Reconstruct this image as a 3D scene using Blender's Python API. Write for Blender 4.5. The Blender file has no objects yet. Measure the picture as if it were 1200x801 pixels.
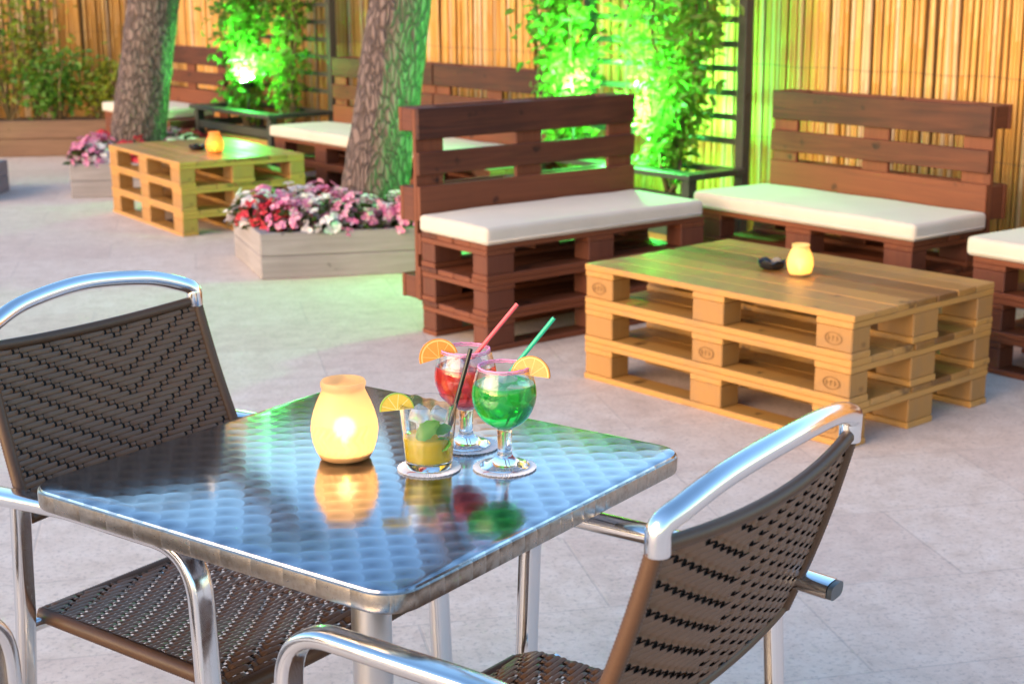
import bpy, bmesh, math, random
from mathutils import Vector, Matrix, Euler
R = math.radians
rnd = random.Random(7)
scene = bpy.context.scene
COL = scene.collection

# ------------------------------------------------------------------ camera
cam_d = bpy.data.cameras.new("camera")
cam = bpy.data.objects.new("camera", cam_d)
COL.objects.link(cam)
cam_d.sensor_width = 36.0
cam_d.lens = 52.96
cam_d.clip_start = 0.05
cam_d.clip_end = 800
cam.matrix_world = (Matrix.Translation((0, 0, 1.46)) @ Euler((math.pi/2 - 0.2378, 0, 0)).to_matrix().to_4x4()
                    @ Matrix.Rotation(-0.0065, 4, 'Z'))
cam_d.dof.use_dof = True
cam_d.dof.focus_distance = 2.33
cam_d.dof.aperture_fstop = 7.5
scene.camera = cam

# ------------------------------------------------------------------ sky, sun, exposure
SUN_EL, SUN_ROT = R(11), R(232)
world = bpy.data.worlds.new("World")
scene.world = world
world.use_nodes = True
wn = world.node_tree
bg = wn.nodes["Background"]
sky = wn.nodes.new("ShaderNodeTexSky")
sky.sky_type = 'NISHITA'
sky.sun_disc = False
sky.sun_elevation = SUN_EL
sky.sun_rotation = SUN_ROT
sky.ozone_density = 3.0
sky.air_density = 1.2
sky.dust_density = 0.6
wn.links.new(sky.outputs[0], bg.inputs[0])
bg.inputs[1].default_value = 0.15
sun_d = bpy.data.lights.new("sun", 'SUN')
sun_d.energy = 1.75
sun_d.angle = R(60)
sun_d.color = (1.0, 0.60, 0.30)
sun = bpy.data.objects.new("sun", sun_d)
COL.objects.link(sun)
sdir = Vector((math.sin(SUN_ROT)*math.cos(SUN_EL), math.cos(SUN_ROT)*math.cos(SUN_EL), math.sin(SUN_EL)))
sun.rotation_euler = sdir.to_track_quat('Z', 'Y').to_euler()
sun.location = sdir*30
vs = scene.view_settings
vs.view_transform = 'Standard'
vs.look = 'None'
vs.gamma = 1.0
vs.use_curve_mapping = False
vs.exposure = 1.95
GREEN_W = 15.0
GREEN_SPOT_W = 75.0
CANDLE_W = 0.08
cy = scene.cycles
cy.use_denoising = True
cy.max_bounces = 14
cy.transmission_bounces = 14
cy.transparent_max_bounces = 12
cy.sample_clamp_indirect = 6.0
cy.caustics_refractive = True

# ------------------------------------------------------------------ node helpers
def sock(nt, node, key, val):
    if isinstance(val, bpy.types.NodeSocket):
        nt.links.new(val, node.inputs[key])
    else:
        node.inputs[key].default_value = val
class N:
    """small builder of one material's node tree"""
    def __init__(s, name):
        s.m = bpy.data.materials.new(name); s.m.use_nodes = True
        s.t = s.m.node_tree
        s.p = s.t.nodes["Principled BSDF"]; s.out = s.t.nodes["Material Output"]
    def n(s, kind, **kw):
        nd = s.t.nodes.new(kind)
        for k, v in kw.items(): setattr(nd, k, v)
        return nd
    def set(s, node, **kw):
        for k, v in kw.items(): sock(s.t, node, k.replace('__', ' '), v)
        return node
    def math(s, op, a, b=0.0, c=None):
        nd = s.n("ShaderNodeMath", operation=op)
        sock(s.t, nd, 0, a); sock(s.t, nd, 1, b)
        if c is not None: sock(s.t, nd, 2, c)
        return nd.outputs[0]
    def coord(s, scale=(1, 1, 1), rot=(0, 0, 0), which="Object"):
        tc = s.n("ShaderNodeTexCoord"); mp = s.n("ShaderNodeMapping")
        mp.inputs["Scale"].default_value = scale; mp.inputs["Rotation"].default_value = rot
        s.t.links.new(tc.outputs[which], mp.inputs[0]); return mp.outputs[0]
    def noise(s, vec, scale, detail=4.0, rough=0.55, dist=0.0):
        nd = s.n("ShaderNodeTexNoise")
        s.t.links.new(vec, nd.inputs["Vector"])
        nd.inputs["Scale"].default_value = scale; nd.inputs["Detail"].default_value = detail
        nd.inputs["Roughness"].default_value = rough; nd.inputs["Distortion"].default_value = dist
        return nd.outputs["Fac"]
    def ramp(s, fac, stops):
        nd = s.n("ShaderNodeValToRGB"); cr = nd.color_ramp
        while len(cr.elements) < len(stops): cr.elements.new(0.5)
        for e, (p, c) in zip(cr.elements, stops):
            e.position = p; e.color = (*c, 1) if len(c) == 3 else c
        s.t.links.new(fac, nd.inputs[0]); return nd.outputs[0]
    def mix(s, fac, a, b, blend='MIX'):
        nd = s.n("ShaderNodeMix", data_type='RGBA', blend_type=blend)
        sock(s.t, nd, 0, fac)
        for k, v in ((6, a), (7, b)):
            if isinstance(v, tuple) and len(v) == 3: v = (*v, 1)
            sock(s.t, nd, k, v)
        return nd.outputs[2]
    def island(s):
        return s.n("ShaderNodeNewGeometry").outputs["Random Per Island"]
    def bump(s, h, strength=0.3, dist=0.01):
        nd = s.n("ShaderNodeBump"); nd.inputs["Strength"].default_value = strength
        nd.inputs["Distance"].default_value = dist
        s.t.links.new(h, nd.inputs["Height"])
        s.t.links.new(nd.outputs[0], s.p.inputs["Normal"]); return nd
    def base(s, c): sock(s.t, s.p, "Base Color", (*c, 1) if isinstance(c, tuple) and len(c) == 3 else c); return s
    def rough(s, r): sock(s.t, s.p, "Roughness", r); return s

def wood(name, dark, light, axis, rough=0.55, grain=1.0, spread=0.5, grey=None):
    k = N(name)
    sc = [26, 26, 26]; sc[axis] = 1.6
    isl = k.island()
    tc = k.n("ShaderNodeTexCoord")
    ad = k.n("ShaderNodeVectorMath", operation='ADD')
    k.t.links.new(tc.outputs["Object"], ad.inputs[0])
    cmb = k.n("ShaderNodeCombineXYZ")
    off = k.math('MULTIPLY', isl, 37.0)
    for i in range(3): k.t.links.new(off, cmb.inputs[i])
    k.t.links.new(cmb.outputs[0], ad.inputs[1])
    mp = k.n("ShaderNodeMapping"); mp.inputs["Scale"].default_value = sc
    k.t.links.new(ad.outputs[0], mp.inputs[0])
    g = k.noise(mp.outputs[0], 1.0*grain, 6, 0.65, 1.2)
    blot = k.noise(ad.outputs[0], 3.2, 3, 0.6)
    f = k.math('ADD', k.math('MULTIPLY', g, 0.75), k.math('MULTIPLY', blot, 0.35))
    f = k.math('ADD', f, k.math('MULTIPLY', k.math('SUBTRACT', isl, 0.5), spread))
    c = k.ramp(f, [(0.22, dark), (0.55, tuple((a+b)/2 for a, b in zip(dark, light))), (0.85, light)])
    # knots and scuffs
    kn = k.noise(ad.outputs[0], 11.0, 2, 0.5)
    c = k.mix(k.ramp(kn, [(0.68, (0, 0, 0)), (0.76, (1, 1, 1))]), c, tuple(a*0.45 for a in dark))
    if grey:
        c = k.mix(k.ramp(k.noise(ad.outputs[0], 5.0, 5, 0.7), [(0.48, (0, 0, 0)), (0.78, (.65, .65, .65))]), c, grey)
    k.base(c); k.rough(k.math('ADD', rough-0.12, k.math('MULTIPLY', blot, 0.3)))
    k.bump(g, 0.35, 0.004); k.p.inputs['Specular IOR Level'].default_value = 0.5 if name.startswith('varnished') else 0.35
    return k.m

def leafy(name, cols, trans, amount=0.4, rough=0.45):
    k = N(name)
    isl = k.island()
    n = len(cols)
    c = k.ramp(isl, [(i/(n-1)*0.98+0.01, x) for i, x in enumerate(cols)])
    c = k.mix(k.math('MULTIPLY', k.noise(k.coord((1, 1, 1)), 60, 2), 0.35), c, tuple(v*0.55 for v in cols[0]))
    k.base(c).rough(rough)
    tr = k.n("ShaderNodeBsdfTranslucent"); tr.inputs[0].default_value = (*trans, 1)
    mx = k.n("ShaderNodeMixShader"); mx.inputs[0].default_value = amount
    k.t.links.new(k.p.outputs[0], mx.inputs[1]); k.t.links.new(tr.outputs[0], mx.inputs[2])
    k.t.links.new(mx.outputs[0], k.out.inputs[0])
    return k.m

def plain(name, c, rough=0.5, metal=0.0, **kw):
    k = N(name); k.base(c).rough(rough); k.p.inputs["Metallic"].default_value = metal
    for a, v in kw.items(): sock(k.t, k.p, a.replace('__', ' '), v)
    return k.m

M = {}
# stone paving
def mk_floor():
    k = N("stone_paving")
    v = k.coord((1, 1, 1), (0, 0, R(-12)))
    br = k.n("ShaderNodeTexBrick")
    k.t.links.new(v, br.inputs["Vector"])
    br.offset = 0.5
    k.set(br, Color1=(1, 1, 1, 1), Color2=(0.0, 0.0, 0.0, 1), Mortar=(0.5, 0.5, 0.5, 1), Scale=1.0)
    br.inputs["Mortar Size"].default_value = 0.004
    br.inputs["Mortar Smooth"].default_value = 0.25
    br.inputs["Brick Width"].default_value = 0.92
    br.inputs["Row Height"].default_value = 0.46
    big = k.noise(v, 1.1, 5, 0.6)
    mid = k.noise(v, 11.0, 8, 0.72, 0.3)
    fine = k.noise(v, 70.0, 4, 0.7)
    c = k.ramp(mid, [(0.25, (0.49, 0.385, 0.31)), (0.5, (0.65, 0.535, 0.45)), (0.75, (0.76, 0.66, 0.575))])
    c = k.mix(k.math('MULTIPLY', k.ramp(big, [(0.35, (0, 0, 0)), (0.7, (1, 1, 1))]), 0.38), c, (0.52, 0.40, 0.33))
    c = k.mix(0.06, c, br.outputs["Color"], 'OVERLAY')
    c = k.mix(k.math('MULTIPLY', k.ramp(fine, [(0.52, (0, 0, 0)), (0.68, (1, 1, 1))]), 0.55), c, (0.26, 0.21, 0.19))
    c = k.mix(k.math('MULTIPLY', br.outputs["Fac"], 0.26), c, (0.30, 0.26, 0.24))
    k.base(c); k.rough(k.math('ADD', 0.5, k.math('MULTIPLY', mid, 0.25)))
    h = k.math('SUBTRACT', k.math('MULTIPLY', k.math('ADD', fine, mid), 0.35), br.outputs["Fac"])
    k.bump(h, 0.35, 0.004)
    return k.m
M['floor'] = mk_floor()
TBL = dict(dark=(0.15, 0.062, 0.010), light=(0.43, 0.215, 0.052))
M['pine_x'] = wood("varnished_pine_along", TBL['dark'], TBL['light'], 0, 0.36, 1.0, 0.95, (0.20, 0.13, 0.07))
M['pine_y'] = wood("varnished_pine_across", TBL['dark'], TBL['light'], 1, 0.4, 1.0, 0.8, (0.20, 0.13, 0.07))
M['pine_z'] = wood("varnished_pine_block", (0.13, 0.054, 0.010), (0.33, 0.16, 0.040), 2, 0.5, 1.0, 0.9, (0.18, 0.12, 0.07))
BR = dict(dark=(0.038, 0.009, 0.0045), light=(0.160, 0.046, 0.018))
M['stain_x'] = wood("red_brown_stain_along", BR['dark'], BR['light'], 0, 0.5, 1.0, 0.5)
M['stain_y'] = wood("red_brown_stain_across", BR['dark'], BR['light'], 1, 0.5, 1.0, 0.5)
M['stain_z'] = wood("red_brown_stain_block", (0.036, 0.010, 0.006), (0.125, 0.037, 0.018), 2, 0.55, 1.0, 0.5)
M['grey_wood'] = wood("weathered_grey_board", (0.13, 0.11, 0.105), (0.32, 0.285, 0.28), 0, 0.7, 1.0, 0.3)
M['sleeper'] = wood("weathered_sleeper", (0.085, 0.045, 0.025), (0.22, 0.125, 0.075), 0, 0.75)
M['dark_wood'] = wood("dark_green_brown_paint", (0.018, 0.02, 0.016), (0.05, 0.05, 0.04), 0, 0.4)
M['panel_wood'] = wood("planter_panel_wood", (0.22, 0.11, 0.03), (0.42, 0.24, 0.08), 0, 0.5)

def mk_cane():
    k = N("bamboo_cane")
    isl = k.island()
    v = k.coord((30, 30, 0.9))
    c = k.ramp(isl, [(0.0, (0.44, 0.21, 0.045)), (0.25, (0.64, 0.33, 0.065)), (0.5, (0.58, 0.29, 0.055)), (0.72, (0.69, 0.40, 0.10)), (0.86, (0.60, 0.46, 0.31)), (1.0, (0.70, 0.41, 0.10))])
    c = k.mix(k.math('MULTIPLY', k.noise(v, 1.0, 4, 0.7), 0.6), c, (0.30, 0.12, 0.02))
    k.base(c).rough(0.42)
    return k.m
M['cane'] = mk_cane()
M['cane_back'] = plain("reed_backing", (0.36, 0.19, 0.06), 0.8)
M['wire'] = plain("binding_wire", (0.12, 0.10, 0.08), 0.5, 0.8)

def mk_bark():
    k = N("pine_bark")
    v = k.coord((1, 1, 0.32))
    vo = k.n("ShaderNodeTexVoronoi", feature='DISTANCE_TO_EDGE'); vo.inputs["Scale"].default_value = 38
    wv = k.n("ShaderNodeVectorMath", operation='ADD'); k.t.links.new(v, wv.inputs[0])
    nn = k.n("ShaderNodeTexNoise"); nn.inputs["Scale"].default_value = 14; k.t.links.new(v, nn.inputs["Vector"])
    sc = k.n("ShaderNodeVectorMath", operation='SCALE'); sc.inputs["Scale"].default_value = 0.06
    k.t.links.new(nn.outputs["Color"], sc.inputs[0]); k.t.links.new(sc.outputs[0], wv.inputs[1])
    k.t.links.new(wv.outputs[0], vo.inputs["Vector"])
    d = k.math('MINIMUM', k.math('MULTIPLY', vo.outputs["Distance"], 5.0), 1.0)
    n = k.noise(v, 40, 5, 0.7)
    c = k.mix(d, (0.070, 0.045, 0.039), k.ramp(n, [(0.3, (0.12, 0.08, 0.07)), (0.7, (0.22, 0.155, 0.14))]))
    k.base(c).rough(0.85)
    k.bump(k.math('ADD', d, k.math('MULTIPLY', n, 0.5)), 0.9, 0.02)
    return k.m
M['bark'] = mk_bark()
M['soil'] = plain("dark_soil", (0.05, 0.033, 0.022), 0.95)

def mk_fabric():
    k = N("cream_cushion_fabric")
    v = k.coord((1, 1, 1))
    n = k.noise(v, 5, 4, 0.6); f = k.noise(v, 300, 2, 0.6)
    c = k.mix(n, (0.46, 0.40, 0.33), (0.55, 0.495, 0.425))
    k.base(c).rough(0.85); k.p.inputs["Sheen Weight"].default_value = 0.2
    k.bump(k.math('ADD', k.math('MULTIPLY', n, 2.0), k.math('MULTIPLY', f, 0.15)), 0.35, 0.008)
    return k.m
M['fabric'] = mk_fabric()

def mk_wicker(name, a, b):
    k = N(name)
    v = k.coord((1, 1, 1))
    c = k.mix(k.math('MULTIPLY', k.noise(v, 260, 2), 0.6), a, b)
    c = k.mix(k.math('MULTIPLY', k.noise(v, 9, 3), 0.4), c, tuple(x*1.5 for x in b))
    k.base(c).rough(0.42); k.p.inputs["Specular IOR Level"].default_value = 0.38
    return k.m
M['wicker'] = mk_wicker("brown_rattan_strand", (0.070, 0.032, 0.015), (0.150, 0.075, 0.038))
M['gap_dark'] = plain('weave_gap_shade', (0.010, 0.007, 0.006), 0.9)  # near-black colour standing in for deep shade in the weave gaps
M['wicker_wrap'] = mk_wicker("brown_rattan_wrap", (0.048, 0.023, 0.011), (0.100, 0.048, 0.023))
def mk_alu():
    k = N("polished_aluminium")
    v = k.coord((1, 1, 1))
    n = k.noise(v, 45, 4, 0.65)
    k.base((0.78, 0.78, 0.79)); k.p.inputs["Metallic"].default_value = 1.0
    k.rough(k.ramp(n, [(0.3, (0.10,)*3), (0.75, (0.24,)*3)]))
    return k.m
M['alu'] = mk_alu()
M['alu_dark'] = plain("satin_aluminium", (0.62, 0.62, 0.63), 0.35, 1.0)
M['plastic'] = plain("grey_plastic_cap", (0.06, 0.07, 0.08), 0.4)

def mk_swirl(name, s, rough):
    """steel polished in overlapping discs: fish-scale cells, each brushed in circles about its own centre"""
    k = N(name)
    tc = k.n("ShaderNodeTexCoord"); sp = k.n("ShaderNodeSeparateXYZ")
    k.t.links.new(tc.outputs["Object"], sp.inputs[0])
    x = k.math('MULTIPLY', sp.outputs[0], 1/s); y = k.math('MULTIPLY', sp.outputs[1], 1/s)
    def cell(r):
        off = k.math('MULTIPLY', k.math('FLOORED_MODULO', r, 2.0), 0.5)
        cx = k.math('ADD', k.math('FLOOR', k.math('SUBTRACT', x, off)), k.math('ADD', off, 0.5))
        dx = k.math('SUBTRACT', x, cx); dy = k.math('SUBTRACT', y, k.math('MULTIPLY', r, 0.5))
        d = k.math('ADD', k.math('MULTIPLY', dx, dx), k.math('MULTIPLY', dy, dy))
        return dx, dy, d
    r0 = k.math('CEIL', k.math('SUBTRACT', k.math('MULTIPLY', y, 2.0), 1.0))
    ax, ay, ad = cell(r0)
    bx, by, bd = cell(k.math('ADD', r0, 1.0))
    ins = k.math('LESS_THAN', ad, 0.25)
    def sel(a, b): return k.math('ADD', k.math('MULTIPLY', a, ins), k.math('MULTIPLY', b, k.math('SUBTRACT', 1.0, ins)))
    dx, dy, dd = sel(ax, bx), sel(ay, by), sel(ad, bd)
    dist = k.math('SQRT', dd)
    tg = k.n("ShaderNodeCombineXYZ")
    k.t.links.new(k.math('MULTIPLY', dy, -1.0), tg.inputs[0]); k.t.links.new(dx, tg.inputs[1])
    vt = k.n("ShaderNodeVectorTransform", vector_type='VECTOR', convert_from='OBJECT', convert_to='WORLD')
    k.t.links.new(tg.outputs[0], vt.inputs[0])
    nm = k.n("ShaderNodeVectorMath", operation='NORMALIZE'); k.t.links.new(vt.outputs[0], nm.inputs[0])
    k.t.links.new(nm.outputs[0], k.p.inputs["Tangent"])
    k.base(k.mix(k.math('MULTIPLY', dist, 2.0), (0.22, 0.235, 0.28), (0.47, 0.485, 0.53))); k.p.inputs["Metallic"].default_value = 1.0
    k.p.inputs["Anisotropic"].default_value = 0.45
    sm = k.noise(tc.outputs["Object"], 9, 4, 0.6)
    k.rough(k.math('ADD', rough, k.math('MULTIPLY', sm, 0.05)))
    rings = k.math('SINE', k.math('MULTIPLY', dist, 70.0))
    h = k.math('ADD', k.math('MULTIPLY', dist, 1.0), k.math('MULTIPLY', rings, 0.012))
    k.bump(h, 0.024, 0.02)
    return k.m
M['swirl'] = mk_swirl("engine_turned_steel", 0.054, 0.115)
def mk_rim():
    k = N("pressed_steel_rim"); v = k.coord((1, 1, 1)); sp = k.n("ShaderNodeSeparateXYZ"); k.t.links.new(v, sp.inputs[0])
    a = k.math('ABSOLUTE', k.math('SINE', k.math('MULTIPLY', sp.outputs[0], math.pi/0.058)))
    b = k.math('ABSOLUTE', k.math('SINE', k.math('MULTIPLY', sp.outputs[1], math.pi/0.029)))
    h = k.math('ADD', k.math('POWER', a, 0.5), k.math('POWER', b, 0.5)); n = k.noise(v, 60, 4, 0.7)
    k.base(k.mix(k.ramp(n, [(0.45, (0, 0, 0)), (0.75, (1, 1, 1))]), (0.44, 0.40, 0.35), (0.26, 0.22, 0.18))); k.p.inputs["Metallic"].default_value = 1.0
    k.rough(k.math('ADD', 0.2, k.math('MULTIPLY', n, 0.2))); k.bump(h, 0.28, 0.004); return k.m
M['rim'] = mk_rim()

def glassy(name, c, rough=0.0, ior=1.45):
    return plain(name, c, rough, 0.0, Transmission__Weight=1.0, IOR=ior)
M['glass'] = glassy("clear_glass", (0.97, 0.98, 0.98))
def drink_mat(name, c, cloud):
    return plain(name, c, 0.0, 0.0, Transmission__Weight=1.0-cloud, IOR=1.34)
M['drink_green'] = drink_mat("green_cocktail", (0.05, 0.86, 0.11), 0.28)
M['drink_red'] = drink_mat("red_cocktail", (1.0, 0.09, 0.08), 0.4)
M['drink_yellow'] = drink_mat("yellow_cocktail", (1.0, 0.74, 0.05), 0.55)
M['ice'] = plain("ice", (0.92, 0.96, 0.95), 0.12, 0.0, Transmission__Weight=0.72, IOR=1.2)
M['sugar'] = plain("pink_sugar", (0.85, 0.30, 0.50), 0.7)
M['straw_green'] = plain("green_straw_plastic", (0.02, 0.42, 0.22), 0.35)
M['straw_red'] = plain("coral_straw_plastic", (0.75, 0.10, 0.11), 0.35)
M['straw_black'] = plain("black_straw_plastic", (0.008, 0.008, 0.008), 0.3)
M['peel_orange'] = plain("orange_peel", (0.72, 0.23, 0.01), 0.4)
M['peel_lime'] = plain("lime_peel", (0.30, 0.42, 0.03), 0.4)
def mk_flesh(name, a, b, pith):
    k = N(name)
    v = k.coord((1, 1, 1))
    sp = k.n("ShaderNodeSeparateXYZ"); k.t.links.new(v, sp.inputs[0])
    ang = k.math('ARCTAN2', sp.outputs[2], sp.outputs[0])
    rad = k.math('SQRT', k.math('ADD', k.math('MULTIPLY', sp.outputs[0], sp.outputs[0]), k.math('MULTIPLY', sp.outputs[2], sp.outputs[2])))
    seg = k.math('ABSOLUTE', k.math('SINE', k.math('MULTIPLY', ang, 4.5)))
    edge = k.math('LESS_THAN', k.math('MULTIPLY', seg, rad), 0.0016)
    n = k.noise(v, 300, 3)
    c = k.mix(n, a, b)
    c = k.mix(edge, c, pith)
    c = k.mix(k.math('GREATER_THAN', rad, 0.0262), c, pith)
    k.base(c).rough(0.25); k.p.inputs["Subsurface Weight"].default_value = 0.25
    k.p.inputs["Subsurface Radius"].default_value = (0.01, 0.006, 0.002)
    return k.m
M['flesh_orange'] = mk_flesh("orange_flesh", (0.62, 0.19, 0.008), (0.74, 0.32, 0.025), (0.80, 0.50, 0.13))
M['flesh_lime'] = mk_flesh("lime_flesh", (0.55, 0.36, 0.02), (0.66, 0.48, 0.06), (0.70, 0.62, 0.25))
M['mint'] = leafy("mint_leaf", [(0.10, 0.34, 0.03), (0.20, 0.50, 0.07)], (0.2, 0.5, 0.05), 0.3)
M['paper'] = plain("white_paper_doily", (0.80, 0.80, 0.84), 0.8)
M['print_red'] = plain("red_print", (0.55, 0.02, 0.04), 0.7)
M['print_grey'] = plain("dark_print", (0.05, 0.05, 0.08), 0.7)
M['print_green'] = plain("green_print", (0.02, 0.35, 0.12), 0.5)

def mk_jar(name, c, t, pattern=True):
    k = N(name)
    v = k.coord((1, 1, 1))
    k.base(c).rough(0.35)
    tr = k.n("ShaderNodeBsdfTranslucent"); tr.inputs[0].default_value = (*t, 1)
    rf = k.n("ShaderNodeBsdfRefraction"); rf.inputs[0].default_value = (*t, 1); rf.inputs["Roughness"].default_value = 0.62; rf.inputs["IOR"].default_value = 1.12
    m2 = k.n("ShaderNodeMixShader"); m2.inputs[0].default_value = 0.5
    k.t.links.new(tr.outputs[0], m2.inputs[1]); k.t.links.new(rf.outputs[0], m2.inputs[2])
    mx = k.n("ShaderNodeMixShader"); mx.inputs[0].default_value = 0.66
    k.t.links.new(k.p.outputs[0], mx.inputs[1]); k.t.links.new(m2.outputs[0], mx.inputs[2])
    k.t.links.new(mx.outputs[0], k.out.inputs[0])
    if pattern:
        sp = k.n("ShaderNodeSeparateXYZ"); k.t.links.new(v, sp.inputs[0])
        ang = k.math('ARCTAN2', sp.outputs[1], sp.outputs[0])
        w = k.math('SINE', k.math('ADD', k.math('MULTIPLY', ang, 26.0), k.math('MULTIPLY', k.math('SINE', k.math('MULTIPLY', sp.outputs[2], 190.0)), 2.2)))
        band = k.math('MULTIPLY', k.math('GREATER_THAN', sp.outputs[2], 0.012), k.math('LESS_THAN', sp.outputs[2], 0.062))
        h = k.math('MULTIPLY', w, band)
        b = k.bump(h, 0.5, 0.003)
        k.t.links.new(b.outputs[0], tr.inputs["Normal"])
    return k.m
M['jar'] = mk_jar("frosted_amber_glass", (0.64, 0.40, 0.18), (1.0, 0.88, 0.68))
M['jar_white'] = mk_jar("frosted_cream_glass", (0.80, 0.70, 0.45), (1.0, 0.78, 0.40), False)
M['jar_orange'] = mk_jar("frosted_orange_glass", (0.80, 0.48, 0.17), (1.0, 0.60, 0.24), False)
M['wax'] = plain("candle_wax", (0.85, 0.70, 0.45), 0.5)
def emit(name, c, s):
    k = N(name)
    e = k.n("ShaderNodeEmission"); e.inputs[0].default_value = (*c, 1); e.inputs[1].default_value = s
    k.t.links.new(e.outputs[0], k.out.inputs[0]); return k.m
M['flame'] = emit("candle_flame", (1.0, 0.62, 0.2), 30.0)
M['lens'] = emit("green_lamp_lens", (0.35, 1.0, 0.45), 60.0)
M['black_glass'] = plain("black_glass", (0.012, 0.012, 0.014), 0.15)
M['lamp_body'] = plain("black_lamp_housing", (0.02, 0.02, 0.02), 0.4, 0.3)
M['leaf_vine'] = leafy("vine_leaf", [(0.05, 0.11, 0.012), (0.10, 0.20, 0.025), (0.17, 0.27, 0.035)], (0.34, 0.60, 0.08), 0.5)
M['leaf_shrub'] = leafy("shrub_leaf", [(0.05, 0.13, 0.015), (0.10, 0.25, 0.03), (0.20, 0.36, 0.05)], (0.20, 0.45, 0.05), 0.35)
M['leaf_yellow_lit'] = leafy("yellow_green_lit_leaf", [(0.12, 0.20, 0.015), (0.26, 0.34, 0.03), (0.38, 0.42, 0.05)], (0.45, 0.45, 0.06), 0.35)  # yellow-green leaves with the shrubs' warm glow put into the colour
M['leaf_begonia'] = leafy("begonia_leaf", [(0.03, 0.07, 0.015), (0.06, 0.09, 0.02), (0.09, 0.035, 0.025)], (0.15, 0.2, 0.05), 0.25)
M['petal_pink'] = leafy("pink_petal", [(0.70, 0.13, 0.32), (0.82, 0.32, 0.50), (0.88, 0.58, 0.70)], (0.8, 0.3, 0.5), 0.3)
M['petal_white'] = leafy("white_petal", [(0.82, 0.74, 0.75), (0.88, 0.86, 0.85), (0.88, 0.74, 0.78)], (0.8, 0.7, 0.7), 0.3)
M['petal_red'] = leafy("red_petal", [(0.42, 0.008, 0.02), (0.62, 0.02, 0.04), (0.70, 0.05, 0.10)], (0.7, 0.05, 0.08), 0.3)
M['stem'] = plain("brown_stem", (0.16, 0.10, 0.045), 0.8)

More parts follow.
